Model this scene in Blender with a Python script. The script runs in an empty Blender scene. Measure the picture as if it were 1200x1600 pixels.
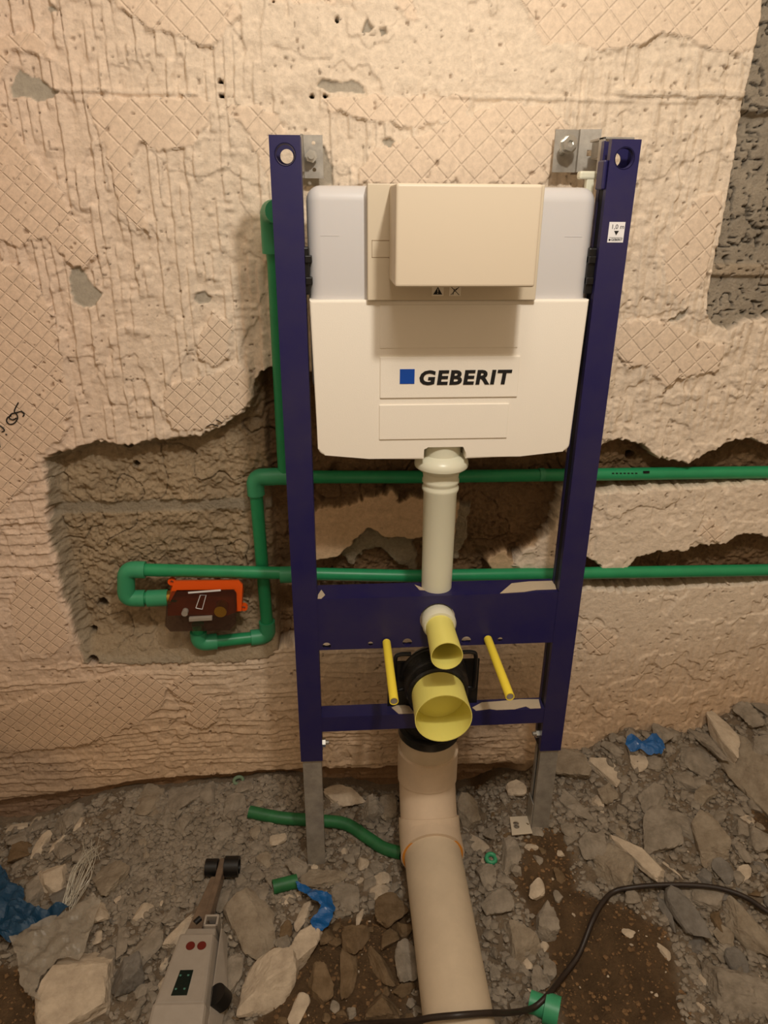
import bpy, bmesh, math, random
import numpy as np
from mathutils import Vector, Matrix
from mathutils.geometry import delaunay_2d_cdt
rnd = random.Random(7)
S = bpy.context.scene; C = S.collection
# ------------------------------------------------------------------ camera, world, lamp, exposure
CAM = np.array([-0.1702, -1.0524, 1.0649]); YAW, PITCH, ROLL, FPX = -0.0706, 0.40675, 0.00639, 1108.5
def cam_axes():
    cy, sy, cp, sp, cr, sr = math.cos(YAW), math.sin(YAW), math.cos(PITCH), math.sin(PITCH), math.cos(ROLL), math.sin(ROLL)
    fwd = np.array([-sy*cp, cy*cp, -sp]); right = np.array([cy, sy, 0.]); up = np.cross(right, fwd)
    return cr*right+sr*up, -sr*right+cr*up, fwd
RX, UX, FX = cam_axes()
cd = bpy.data.cameras.new('camera'); cam = bpy.data.objects.new('camera', cd); C.objects.link(cam)
cam.matrix_world = Matrix(((RX[0], UX[0], -FX[0], CAM[0]), (RX[1], UX[1], -FX[1], CAM[1]), (RX[2], UX[2], -FX[2], CAM[2]), (0, 0, 0, 1)))
cd.sensor_fit = 'VERTICAL'; cd.sensor_height = 32; cd.lens = FPX/1600*32; cd.clip_start = .02
S.camera = cam
S.view_settings.view_transform = 'Standard'; S.view_settings.look = 'None'
S.view_settings.gamma = 1; S.view_settings.use_curve_mapping = False; S.view_settings.exposure = 0.0
w = bpy.data.worlds.new('world'); S.world = w; w.use_nodes = True
w.node_tree.nodes['Background'].inputs[0].default_value = (1, .9, .76, 1); w.node_tree.nodes['Background'].inputs[1].default_value = .05
ld = bpy.data.lights.new('ceiling_bulb', 'POINT'); ld.energy = 23.5; ld.shadow_soft_size = .03; ld.color = (1, .93, .83)
lo = bpy.data.objects.new('ceiling_bulb', ld); lo.location = (.035, -.72, 1.6); C.objects.link(lo)
l2 = bpy.data.lights.new('added_fill_light', 'AREA'); l2.shape = 'DISK'; l2.size = .55; l2.energy = 11; l2.color = (1, .90, .78)  # soft overhead fill, added to lift the shaded areas
l2o = bpy.data.objects.new('added_fill_light', l2); l2o.location = (-.1, -1.25, 2.36); C.objects.link(l2o)

# ------------------------------------------------------------------ helpers
def at(px, py, Y=None, Z=None):
    d = FX + RX*(px-600)/FPX - UX*(py-800)/FPX
    t = (Y-CAM[1])/d[1] if Y is not None else (Z-CAM[2])/d[2]
    return CAM + t*d
def depth(P): return float((np.asarray(P)-CAM) @ FX)
def lin(c):
    return tuple((x/255/12.92 if x/255 <= .04045 else ((x/255+.055)/1.055)**2.4) for x in c)
def vn(x, y, seed=0):
    xi = np.floor(x).astype(np.int64); yi = np.floor(y).astype(np.int64); xf = x-xi; yf = y-yi
    def h(a, b):
        n = (a*374761393 + b*668265263 + seed*2147483647) & 0xffffffff
        n = ((n ^ (n >> 13))*1274126177) & 0xffffffff
        return ((n ^ (n >> 16)) & 0xffff)/65535.0
    u = xf*xf*(3-2*xf); v = yf*yf*(3-2*yf)
    return ((h(xi, yi)*(1-u)+h(xi+1, yi)*u)*(1-v) + (h(xi, yi+1)*(1-u)+h(xi+1, yi+1)*u)*v)*2-1
def fbm(x, y, seed=0, o=4):
    s = 0; a = 1.; t = 0
    for k in range(o):
        s = s+a*vn(x*2**k+k*17.3, y*2**k-k*9.1, seed+k); t += a; a *= .5
    return s/t
def sst(a, b, x):
    t = np.clip((x-a)/(b-a), 0, 1); return t*t*(3-2*t)
def sdf(poly, X, Z):
    """positive inside"""
    d = np.full(X.shape, 1e9); ins = np.zeros(X.shape, bool); n = len(poly)
    for i in range(n):
        ax, az = poly[i]; bx, bz = poly[(i+1) % n]
        ex, ez = bx-ax, bz-az; L = ex*ex+ez*ez+1e-12
        t = np.clip(((X-ax)*ex+(Z-az)*ez)/L, 0, 1)
        d = np.minimum(d, (X-ax-t*ex)**2+(Z-az-t*ez)**2)
        c = ((az > Z) != (bz > Z))
        if abs(bz-az) > 1e-12: ins ^= c & (X < (bx-ax)*(Z-az)/(bz-az)+ax)
    d = np.sqrt(d); return np.where(ins, d, -d)

MATS = {}
def mat(name, col, rough=.6, metal=0., bump=0., bscale=60., var=0., vscale=12., trans=0., alpha=1., col2=None, spec=.5, ior=1.45, coat=0., sss=0.):
    m = bpy.data.materials.new(name); m.use_nodes = True; N = m.node_tree.nodes; Lk = m.node_tree.links; b = N['Principled BSDF']
    c = lin(col)+(1,); b.inputs['Base Color'].default_value = c; b.inputs['Roughness'].default_value = rough; b.inputs['Metallic'].default_value = metal
    b.inputs['Transmission Weight'].default_value = trans; b.inputs['Alpha'].default_value = alpha; b.inputs['Specular IOR Level'].default_value = spec
    b.inputs['IOR'].default_value = ior; b.inputs['Coat Weight'].default_value = coat
    if sss: b.inputs['Subsurface Weight'].default_value = sss; b.inputs['Subsurface Radius'].default_value = (.02, .015, .01)
    tc = N.new('ShaderNodeTexCoord')
    if var or col2:
        n = N.new('ShaderNodeTexNoise'); n.inputs['Scale'].default_value = vscale; n.inputs['Detail'].default_value = 6; n.inputs['Roughness'].default_value = .65
        Lk.new(tc.outputs['Object'], n.inputs['Vector'])
        r = N.new('ShaderNodeValToRGB'); r.color_ramp.elements[0].position = .35; r.color_ramp.elements[1].position = .65
        c2 = lin(col2)+(1,) if col2 else tuple(x*(1-var) for x in c[:3])+(1,)
        r.color_ramp.elements[0].color = c2; r.color_ramp.elements[1].color = c
        Lk.new(n.outputs['Fac'], r.inputs['Fac']); Lk.new(r.outputs['Color'], b.inputs['Base Color'])
    if bump:
        n = N.new('ShaderNodeTexNoise'); n.inputs['Scale'].default_value = bscale; n.inputs['Detail'].default_value = 8; n.inputs['Roughness'].default_value = .7
        Lk.new(tc.outputs['Object'], n.inputs['Vector'])
        bp = N.new('ShaderNodeBump'); bp.inputs['Strength'].default_value = bump; bp.inputs['Distance'].default_value = .004
        Lk.new(n.outputs['Fac'], bp.inputs['Height']); Lk.new(bp.outputs['Normal'], b.inputs['Normal'])
    MATS[name] = m; return m
def tag(o, label=None, cat=None, group=None, kind=None):
    if label: o['label'] = label
    if cat: o['category'] = cat
    if group: o['group'] = group
    if kind: o['kind'] = kind
    return o
def empty(name, loc, label, cat, group=None):
    o = bpy.data.objects.new(name, None); C.objects.link(o); o.location = loc; o.empty_display_size = .02
    tag(o, label, cat, group); bpy.context.view_layer.update(); return o
def link(name, me, m, parent=None, smooth=False):
    o = bpy.data.objects.new(name, me); C.objects.link(o)
    if m is not None: me.materials.clear(); me.materials.append(m)
    me.polygons.foreach_set('use_smooth', [smooth]*len(me.polygons))
    if parent is not None:
        o.parent = parent
        M = parent.matrix_world if parent.parent is None else parent.parent.matrix_world @ parent.matrix_local
        o.matrix_parent_inverse = Matrix.Translation(-world_loc(parent))
    return o
def world_loc(o):
    return (Vector(o.location) if o.parent is None else Vector((0, 0, 0)) if o.type == 'MESH' else Vector(o.location))
def mk(name, V, F, m, parent=None, smooth=False):
    me = bpy.data.meshes.new(name); me.from_pydata([tuple(map(float, v)) for v in V], [], F); me.update()
    return link(name, me, m, parent, smooth)
def from_bm(name, bm, m, parent=None, smooth=False):
    bmesh.ops.recalc_face_normals(bm, faces=bm.faces)
    me = bpy.data.meshes.new(name); bm.to_mesh(me); bm.free(); return link(name, me, m, parent, smooth)
def box(name, x0, x1, y0, y1, z0, z1, m, parent=None, bev=0.002, seg=2, smooth=False, taper=None, top=None):
    bm = bmesh.new(); bmesh.ops.create_cube(bm, size=1)
    for v in bm.verts:
        v.co = Vector((x0+(v.co.x+.5)*(x1-x0), y0+(v.co.y+.5)*(y1-y0), z0+(v.co.z+.5)*(z1-z0)))
    if bev: bmesh.ops.bevel(bm, geom=bm.edges[:], offset=bev, segments=seg, affect='EDGES', profile=.5)
    return from_bm(name, bm, m, parent, smooth)
def hull(name, pts, m, parent=None, bev=.002, seg=2):
    bm = bmesh.new()
    for p in pts: bm.verts.new(p)
    r = bmesh.ops.convex_hull(bm, input=bm.verts[:])
    bmesh.ops.dissolve_limit(bm, angle_limit=.03, verts=bm.verts[:], edges=bm.edges[:])
    if bev: bmesh.ops.bevel(bm, geom=bm.edges[:], offset=bev, segments=seg, affect='EDGES', profile=.5)
    return from_bm(name, bm, m, parent)
def prism(name, poly, a, b, axis, m, parent=None, bev=0., smooth=False, seg=2):
    """poly 2D extruded along axis. axis 'y': poly=(x,z); 'z': poly=(x,y); 'x': poly=(y,z)"""
    f = {'y': lambda p, t: (p[0], t, p[1]), 'z': lambda p, t: (p[0], p[1], t), 'x': lambda p, t: (t, p[0], p[1])}[axis]
    bm = bmesh.new(); n = len(poly)
    A = [bm.verts.new(f(p, a)) for p in poly]; B = [bm.verts.new(f(p, b)) for p in poly]
    bm.faces.new(A); bm.faces.new(B)
    for i in range(n): bm.faces.new((A[i], A[(i+1) % n], B[(i+1) % n], B[i]))
    if bev:
        es = [e for e in bm.edges if (e.verts[0] in A) == (e.verts[1] in A)]
        bmesh.ops.bevel(bm, geom=es, offset=bev, segments=seg, affect='EDGES', profile=.5)
    return from_bm(name, bm, m, parent, smooth)
def tube_vf(path, rad, n=16, inner=None, cap=True):
    P = [Vector(p) for p in path]; k = len(P); V = []; F = []
    T = [(P[min(i+1, k-1)]-P[max(i-1, 0)]).normalized() for i in range(k)]
    u = T[0].orthogonal().normalized(); rings = []
    R = rad if hasattr(rad, '__len__') else [rad]*k
    for i in range(k):
        u = (u-T[i]*u.dot(T[i])).normalized(); v = T[i].cross(u)
        rings.append((u.copy(), v.copy()))
    for i in range(k):
        for j in range(n):
            a = 2*math.pi*j/n; V.append(P[i]+(rings[i][0]*math.cos(a)+rings[i][1]*math.sin(a))*R[i])
    for i in range(k-1):
        for j in range(n): F.append((i*n+j, i*n+(j+1) % n, (i+1)*n+(j+1) % n, (i+1)*n+j))
    if inner:   # hollow: inner surface
        o = len(V)
        for i in range(k):
            for j in range(n):
                a = 2*math.pi*j/n; V.append(P[i]+(rings[i][0]*math.cos(a)+rings[i][1]*math.sin(a))*(R[i]-inner))
        for i in range(k-1):
            for j in range(n): F.append((o+i*n+j, o+(i+1)*n+j, o+(i+1)*n+(j+1) % n, o+i*n+(j+1) % n))
        for j in range(n):
            F.append((j, o+j, o+(j+1) % n, (j+1) % n)); e = (k-1)*n
            F.append((e+j, e+(j+1) % n, o+e+(j+1) % n, o+e+j))
    elif cap:
        F.append(tuple(range(n-1, -1, -1))); F.append(tuple((k-1)*n+j for j in range(n)))
    return V, F
def tube(name, path, rad, m, parent=None, n=16, inner=None, smooth=True):
    V, F = tube_vf(path, rad, n, inner); o = mk(name, V, F, m, parent, smooth)
    if smooth: flat_caps(o)
    return o
def flat_caps(o):
    bm = bmesh.new(); bm.from_mesh(o.data)
    for e in bm.edges:
        if len(e.link_faces) == 2 and e.calc_face_angle(0) > .7: e.smooth = False
    bm.to_mesh(o.data); bm.free()
def arc(p0, corner, p1, r, n=7):
    """rounded corner points between p0->corner->p1"""
    p0, c, p1 = Vector(p0), Vector(corner), Vector(p1); a = (p0-c).normalized(); b = (p1-c).normalized()
    s = c+a*r; e = c+b*r; out = []
    for i in range(n+1):
        t = i/n; out.append(((1-t)**2)*s+2*t*(1-t)*c+t*t*e)
    return out
def spline(pts, n=8):
    P = [Vector(p) for p in pts]; P = [P[0]*2-P[1]]+P+[P[-1]*2-P[-2]]; out = []
    for i in range(1, len(P)-2):
        for j in range(n):
            t = j/n; a, b, c, d = P[i-1], P[i], P[i+1], P[i+2]
            out.append(.5*((2*b)+(c-a)*t+(2*a-5*b+4*c-d)*t*t+(3*b-a-3*c+d)*t**3))
    out.append(P[-2]); return out
def cut(o, cutters):
    """cutters: list of (V,F)"""
    for V, F in cutters:
        me = bpy.data.meshes.new('c'); me.from_pydata([tuple(v) for v in V], [], F); c = bpy.data.objects.new('c', me); C.objects.link(c)
        md = o.modifiers.new('b', 'BOOLEAN'); md.object = c; md.operation = 'DIFFERENCE'; md.solver = 'EXACT'
        if o.parent: c.parent = o.parent; c.matrix_parent_inverse = o.matrix_parent_inverse.copy()
        bpy.context.view_layer.update()
        dg = bpy.context.evaluated_depsgraph_get(); nm = bpy.data.meshes.new_from_object(o.evaluated_get(dg)); o.modifiers.clear()
        mats = [mm for mm in o.data.materials]; o.data = nm; nm.materials.clear(); [nm.materials.append(x) for x in mats]
        nm.polygons.foreach_set('material_index', [0]*len(nm.polygons))
        bpy.data.objects.remove(c); bpy.data.meshes.remove(me)
def rodcut(p, q, r, n=24): return tube_vf([p, q], r, n)
def text(name, s, size, loc, m, parent, ext=.0004, offset=0., shear=0., sx=1.):
    cu = bpy.data.curves.new(name, 'FONT'); cu.body = s; cu.size = size; cu.extrude = ext; cu.offset = offset; cu.shear = shear; cu.align_x = 'LEFT'; cu.resolution_u = 3; cu.space_character = 1.12 if size > .02 else 1
    o = bpy.data.objects.new(name, cu); C.objects.link(o); bpy.context.view_layer.update()
    me = bpy.data.meshes.new_from_object(o.evaluated_get(bpy.context.evaluated_depsgraph_get())); bpy.data.objects.remove(o)
    for v in me.vertices: x, y, z = v.co; v.co = (loc[0]+x*sx, loc[1]-z, loc[2]+y)
    return link(name, me, m, parent)

# ------------------------------------------------------------------ materials
blue = mat('blue_enamel', (27, 24, 80), .4, bump=.04, bscale=300, col2=(46, 41, 78), vscale=7, spec=.5)
zinc = mat('galvanised_steel', (176, 170, 160), .45, .45, bump=.05, bscale=150, var=.3, vscale=40)
footm = mat('dusty_foot_plate', (196, 184, 164), .6, .1)
zincb = mat('bright_zinc', (205, 205, 200), .25, .9)
slotshade = mat('slot_shade_dark', (10, 9, 20), .6)  # near-black, paints the shade inside the open posts
styro = mat('white_styrofoam', (240, 232, 218), .75, bump=.12, bscale=500)
tankm = mat('translucent_tank_plastic', (204, 201, 200), .4, sss=.15)
beige = mat('beige_plastic', (210, 195, 172), .45)
beige2 = mat('beige_plastic_flat', (208, 194, 170), .5)
blackp = mat('black_plastic', (14, 13, 13), .4)
blackw = mat('black_wrapped_plastic', (16, 15, 14), .25, bump=.8, bscale=60)
whitep = mat('milk_white_plastic', (220, 218, 196), .32, sss=.1)
yellow = mat('yellow_plastic', (234, 224, 122), .38, sss=.1)
yellow2 = mat('yellow_sleeve', (240, 216, 70), .4)
green = mat('green_pipe', (40, 148, 96), .38, var=.12, vscale=30, bump=.03)
greenf = mat('green_fitting', (60, 152, 108), .42, var=.08, vscale=30)
greend = mat('dusty_green_pipe', (40, 110, 62), .5, var=.3, vscale=30)
creamp = mat('cream_waste_pipe', (204, 186, 160), .42, bump=.03, var=.14, vscale=9)
creamb = mat('pinkish_elbow', (212, 190, 164), .42, var=.12, vscale=14)
orangem = mat('orange_gasket', (214, 140, 50), .5)
orange = mat('orange_box', (238, 92, 22), .4)
smoke = mat('smoked_clear_plastic', (66, 44, 36), .12, alpha=.5, spec=.6)
brass = mat('brass', (190, 150, 70), .3, .9)
inkm = mat('black_ink', (16, 14, 14), .6)
logob = mat('logo_blue', (0, 70, 165), .5)
whitel = mat('white_label', (232, 230, 230), .4)
bluebag = mat('blue_thin_plastic', (16, 92, 158), .22, bump=.8, bscale=35, alpha=.92, coat=.3)
bluebag2 = mat('dark_blue_plastic_bag', (24, 66, 96), .3, bump=.9, bscale=30, alpha=.94)
clearp = mat('dusty_clear_plastic', (176, 166, 150), .22, bump=.5, bscale=22, alpha=.42)
cablem = mat('dark_rubber_cable', (46, 36, 30), .45, var=.3, vscale=60)
toolg = mat('grey_tool_plastic', (158, 148, 136), .4, var=.1, vscale=40)
toolsm = mat('smoky_brown_plastic', (128, 108, 90), .22, alpha=.82, var=.3, vscale=60)
wirem = mat('steel_wire', (200, 195, 180), .3, .3)
redd = mat('dark_red_dot', (96, 22, 14), .4)
dispm = mat('dark_green_display', (14, 26, 22), .25)
dispg = mat('teal_segment', (60, 110, 96), .4)
dust = mat('plaster_splatter', (196, 178, 152), .85, bump=.4, bscale=200)
shadowm = mat('dark_void', (8, 7, 6), .9)

def attr_mat(name, rough=.9, bumpn=.5, diamond=False, sc=90.):
    m = bpy.data.materials.new(name); m.use_nodes = True; N = m.node_tree.nodes; L = m.node_tree.links; b = N['Principled BSDF']
    b.inputs['Roughness'].default_value = rough; b.inputs['Specular IOR Level'].default_value = .2
    a = N.new('ShaderNodeAttribute'); a.attribute_name = 'tone'
    tc = N.new('ShaderNodeTexCoord')
    n = N.new('ShaderNodeTexNoise'); n.inputs['Scale'].default_value = sc; n.inputs['Detail'].default_value = 9; n.inputs['Roughness'].default_value = .72
    L.new(tc.outputs['Object'], n.inputs['Vector'])
    mr = N.new('ShaderNodeMapRange'); mr.inputs['From Min'].default_value = .3; mr.inputs['From Max'].default_value = .7; mr.inputs['To Min'].default_value = .82; mr.inputs['To Max'].default_value = 1.12
    L.new(n.outputs['Fac'], mr.inputs['Value'])
    mx = N.new('ShaderNodeVectorMath'); mx.operation = 'SCALE'; L.new(a.outputs['Color'], mx.inputs[0]); L.new(mr.outputs[0], mx.inputs['Scale'])
    L.new(mx.outputs[0], b.inputs['Base Color'])
    def math_(op, x, y=None):
        k = N.new('ShaderNodeMath'); k.operation = op
        for i, q in enumerate((x, y)):
            if q is None: continue
            if isinstance(q, (int, float)): k.inputs[i].default_value = q
            else: L.new(q, k.inputs[i])
        return k.outputs[0]
    msk = N.new('ShaderNodeAttribute'); msk.attribute_name = 'mask'
    sep = N.new('ShaderNodeSeparateColor'); L.new(msk.outputs['Color'], sep.inputs[0])
    rough_amt = math_('ADD', math_('MULTIPLY', math_('POWER', sep.outputs['Green'], 1.6), 2.4), .2)
    h = math_('MULTIPLY', math_('MULTIPLY', n.outputs['Fac'], rough_amt), .006*bumpn)
    if diamond:
        sx = N.new('ShaderNodeSeparateXYZ'); L.new(tc.outputs['Object'], sx.inputs[0])
        n2 = N.new('ShaderNodeTexNoise'); n2.inputs['Scale'].default_value = 14; L.new(tc.outputs['Object'], n2.inputs['Vector'])
        wob = math_('MULTIPLY', n2.outputs['Fac'], .005)
        s_small = math_('ADD', .030, math_('MULTIPLY', math_('MAXIMUM', math_('GREATER_THAN', sx.outputs['X'], -.34), math_('GREATER_THAN', sx.outputs['Z'], 1.12)), .0125))
        s = s_small; ls = []
        for sg in (1, -1):
            q = math_('DIVIDE', math_('ADD', math_('ADD', sx.outputs['X'], math_('MULTIPLY', sx.outputs['Z'], sg)), wob), s)
            f = math_('ABSOLUTE', math_('SUBTRACT', math_('FRACT', math_('ADD', q, 100.)), .5))
            r = N.new('ShaderNodeMapRange'); r.interpolation_type = 'SMOOTHSTEP'; r.inputs['From Min'].default_value = .0; r.inputs['From Max'].default_value = .085; r.inputs['To Min'].default_value = 1; r.inputs['To Max'].default_value = 0
            L.new(f, r.inputs['Value']); ls.append(r.outputs[0])
        g = math_('MULTIPLY', math_('MAXIMUM', ls[0], ls[1]), sep.outputs['Red'])
        h = math_('SUBTRACT', h, math_('MULTIPLY', g, .0011))
    bp = N.new('ShaderNodeBump'); bp.inputs['Strength'].default_value = 1; bp.inputs['Distance'].default_value = 1.0
    L.new(h, bp.inputs['Height']); L.new(bp.outputs['Normal'], b.inputs['Normal'])
    return m
def grid_mesh(name, U, V, fn, m):
    """U,V 1D coordinate arrays; fn(UU,VV)->(pos(n,3), tone(n,3), mask(n,3)); quads"""
    UU, VV = np.meshgrid(U, V); nu, nv = len(U), len(V)
    pos, tone, mask = fn(UU.ravel(), VV.ravel())
    me = bpy.data.meshes.new(name); me.vertices.add(nu*nv); me.vertices.foreach_set('co', pos.astype(np.float32).ravel())
    i = np.arange((nu-1)*(nv-1)); r = i//(nu-1); c = i % (nu-1); a = r*nu+c
    q = np.stack([a, a+1, a+nu+1, a+nu], 1).astype(np.int32)
    me.loops.add(q.size); me.loops.foreach_set('vertex_index', q.ravel()); me.polygons.add(len(q))
    me.polygons.foreach_set('loop_start', (np.arange(len(q))*4).astype(np.int32))
    me.update(calc_edges=True)
    for nm, d in (('tone', tone), ('mask', mask)):
        at_ = me.color_attributes.new(nm, 'FLOAT_COLOR', 'POINT'); arr = np.ones((len(d), 4), np.float32); arr[:, :3] = d; at_.data.foreach_set('color', arr.ravel())
    return link(name, me, m, None, True)

# ------------------------------------------------------------------ the back wall: broken plaster over block
WY = .2
def wpoly(pts): return [(lambda q: (q[0], q[2]))(at(x, y, Y=WY)) for x, y in pts]
RA = wpoly([(62,716),(100,702),(150,690),(200,695),(260,684),(310,680),(345,665),(385,640),(398,600),(400,582),(432,575),(500,578),(500,1016),(440,1012),(420,1030),(370,1036),(250,1040),(130,1040),(105,960),(75,850)])
RB = wpoly([(440,575),(470,640),(500,690),(880,700),(895,712),(930,705),(960,685),(985,688),(1010,692),(1030,715),(1080,722),(1110,705),(1150,684),(1200,692),(1400,690),(1400,752),(1200,757),(930,771),(880,770),(868,830),(850,842),(800,885),(840,898),(880,888),(905,864),(940,885),(975,893),(1000,868),(1060,860),(1130,850),(1165,830),(1200,838),(1400,826),(1400,908),(1200,912),(1050,922),(920,924),(870,930),(490,930),(440,930)])
RC = wpoly([(1192,-150),(1192,0),(1105,480),(1103,490),(1118,510),(1140,517),(1165,503),(1200,497),(1250,505),(1500,500),(1500,-150)])
PEACH = wpoly([(480,800),(530,795),(600,772),(612,765),(625,785),(655,780),(720,790),(712,850),(655,845),(600,845),(575,830),(545,860),(530,872),(500,878),(480,875)])
GREYM = wpoly([(530,872),(545,860),(575,830),(650,845),(655,905),(620,890),(600,868),(570,872),(550,895),(530,880)])
GREYN = wpoly([(700,790),(740,800),(735,850),(720,885),(700,890)])
CHUNK2 = wpoly([(760,880),(790,862),(805,880),(830,850),(850,842),(830,905),(770,905)])
DIA = [wpoly(p) for p in (
 [(-60,60),(60,50),(85,95),(20,80),(0,130),(0,165),(50,235),(95,300),(150,400),(128,430),(95,400),(70,370),(30,390),(0,375),(-60,380)],
 [(-80,400),(40,420),(75,470),(90,540),(100,580),(110,640),(100,690),(60,712),(40,760),(0,800),(-80,800)],
 [(140,-60),(330,-40),(380,20),(345,60),(330,70),(310,72),(290,58),(230,42),(195,12),(160,-10)],
 [(130,155),(330,152),(322,200),(300,228),(250,240),(222,226),(205,260),(235,370),(190,340),(160,220)],
 [(760,-80),(1195,-80),(1190,20),(1178,70),(1160,85),(1120,80),(1090,62),(1060,55),(1030,52),(1000,72),(960,82),(930,75),(900,68),(870,62),(850,72),(838,45),(800,-20)],
 [(1075,330),(1100,305),(1130,300),(1118,370),(1105,430),(1085,455),(1060,475),(1045,455),(1040,420),(1038,385)],
 [(970,505),(1000,500),(1050,505),(1090,530),(1130,540),(1125,580),(1060,590),(1040,610),(1010,575),(975,570),(962,540)],
 [(262,600),(330,585),(375,570),(392,590),(385,640),(345,660),(310,672),(268,675),(255,640)],
 [(330,490),(362,505),(358,560),(330,575),(310,560),(315,520)],
 [(28,905),(60,895),(85,915),(100,960),(110,1000),(80,1025),(40,1020),(22,985),(15,940)],
 [(-60,1120),(0,1110),(60,1085),(160,1058),(235,1050),(262,1075),(250,1110),(180,1150),(110,1168),(30,1175),(-60,1175)],
 [(262,1075),(290,1045),(305,1080),(345,1095),(340,1130),(315,1142),(288,1130),(300,1100),(275,1090)],
 [(350,170),(395,165),(440,175),(450,215),(420,290),(390,210),(370,190)],
 [(500,152),(590,148),(730,150),(735,215),(700,190),(640,200),(590,188),(520,175)],
 [(560,265),(590,235),(680,200),(790,160),(860,165),(900,210),(850,290),(560,290)],
 [(905,985),(935,975),(965,1000),(945,1025),(915,1020)],
 [(1085,835),(1110,810),(1135,830),(1120,850)],[(430,-60),(620,-60),(660,30),(640,35),(610,0),(420,5)])]
HOLES = [wpoly(p) for p in (
 [(28,105),(60,125),(92,140),(80,155),(55,158),(45,150),(15,150),(12,130)],
 [(108,420),(125,415),(140,440),(158,460),(150,478),(130,482),(112,470),(105,440)],
 [(303,460),(320,455),(333,465),(325,476),(310,478),(302,470)],
 [(493,135),(505,120),(530,125),(552,122),(570,130),(575,143),(520,145)],
 [(565,50),(572,24),(585,45),(578,53)],[(592,45),(602,42),(605,55),(595,58)],
 [(595,218),(610,213),(620,220),(612,232),(600,230)],
 [(1040,505),(1060,490),(1077,478),(1075,492),(1060,502)],
 [(470,250),(505,225),(520,260),(522,290),(500,295),(470,290)],
 [(68,10),(80,8),(88,18),(75,22)])]
DOTS = [(150,960,9),(137,1001,6),(190,705,7),(203,738,5),(998,722,7),(145,1035,9),(343,126,3),(344,149,3),(487,150,3),(508,149,3),(527,29,3),(427,1,2)]
def wall_eval(X, Z):
    n = X.shape[0]
    wx = X+.006*fbm(X*45, Z*45, 3, 3)+.003*vn(X*160, Z*160, 5); wz = Z+.007*fbm(X*40, Z*40, 9, 3)+.003*vn(X*170, Z*170, 8)
    d = .0022*fbm(X*7, Z*7, 1, 3)                      # depth into the wall
    tone = np.tile(np.array(lin((234, 216, 194))), (n, 1)); mask = np.zeros((n, 3)); mask[:, 1] = .35
    def mixc(c, k, amt=1.): nonlocal tone; k = np.clip(k*amt, 0, 1)[:, None]; tone = tone*(1-k)+np.array(lin(c))*k
    # pinker left / browner foot of the wall
    mixc((222, 190, 168), sst(-.3, -.75, X), .55); mixc((204, 172, 138), sst(.32, -.02, Z), .8); mixc((236, 220, 198), sst(.9, 1.3, Z)*sst(-.4, 0., X), .5)
    # torn adhesive ribs
    reg = sst(.62, .72, Z+.04*fbm(X*6, Z*6, 21, 2)) * (1-sst(1.245, 1.25, Z)*.0)
    smoothband = sst(1.21, 1.24, Z+.01*fbm(X*20, Z*20, 33))*sst(-.31, -.24, X)*(1-sst(.18, .24, X))
    per = .0142
    u = (X+.004*fbm(X*3, Z*9, 31, 2)+.0018*fbm(X*20, Z*55, 32, 3))/per; k = np.floor(u); f = u-k
    amp = .0062*sst(-.3, .35, vn(k*1.7+.3, Z*13+k*3.1, 40)+.45*vn(k*.9, Z*55, 41)+.2*vn(k*.5, Z*150, 42))
    rib = amp*np.where(f < .14, f/.14, 1-((f-.14)/.86)**1.6*.8)+.0016*np.maximum(0, fbm(X*95, Z*22, 43, 3))
    reglo = sst(.3, .12, Z)*sst(-.2, -.05, Z)*sst(.28, .34, X)*.5   # faint ribs lower right
    R = np.clip(reg*(1-smoothband)+reglo, 0, 1)
    ribd = (.0058-rib)*R
    # horizontal scratch ribs: left strip and below the recess
    u2 = (Z+.3*X*0+.006*fbm(X*9, Z*9, 51, 2)+.002*fbm(X*50, Z*40, 52, 2))/.0115; k2 = np.floor(u2); f2 = u2-k2
    a2 = .003*sst(-.3, .5, vn(X*9+k2*2.3, k2*1.9, 55))
    regh = np.maximum(sst(-.66, -.7, X)*sst(.28, .33, Z)*sst(.66, .6, Z), sst(.24, .2, Z)*sst(.26, .18, X))
    hrib = (.003-a2*np.where(f2 < .2, f2/.2, 1-(f2-.2)/.8*.8))*regh*(1-reglo)
    calm = 1-.55*sst(.26, .32, X)*sst(.5, .4, Z)
    rough = .0036*np.abs(fbm(X*30, Z*34, 60, 4))+.0024*np.maximum(0, fbm(X*75, Z*75, 61, 3))
    low = ribd+hrib+rough*calm
    # tile-back imprint patches stand a little proud
    ds = np.full(n, -1.)
    for p in DIA: ds = np.maximum(ds, sdf(p, wx, wz))
    k = sst(-.0008, .0016, ds); d = d+low*(1-k)-.0008*k
    mask[:, 0] = k; mask[:, 1] = .38*(1-k)+.06*k
    mixc((222, 190, 160), k, .28)
    # random torn ledges / crusts
    cr = fbm(X*11, Z*13, 71, 4); led = sst(.16, .185, cr)*(1-k*.4); d = d-.0025*led*(1-k)
    cr2 = fbm(X*17, Z*9, 72, 4); led2 = sst(.3, .32, cr2); d = d+.003*led2*(1-k)
    pits = vn(X*120, Z*120, 75)+.5*vn(X*260, Z*260, 76); pk = sst(.95, 1.15, pits); d = d+.004*pk; mixc((120, 92, 66), pk, .55)
    # tile joint lines
    zj = at(600, 149, Y=WY)[2]; jl = np.abs(Z-zj+.0015*vn(X*30, Z*0, 80)); kk = sst(.005, .002, jl); d = d-.0035*kk*sst(-.2, .1, vn(X*18, X*0, 81)); 
    zl = at(1060, 145, Y=WY)[2]; kk = sst(.006, .004, np.abs(Z-zl-.004*fbm(X*40, X*0, 82)))*sst(.27, .29, X)*sst(.495, .485, X); d = d-.007*kk
    # chipped holes to grey render
    ds = np.full(n, -1.)
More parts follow.
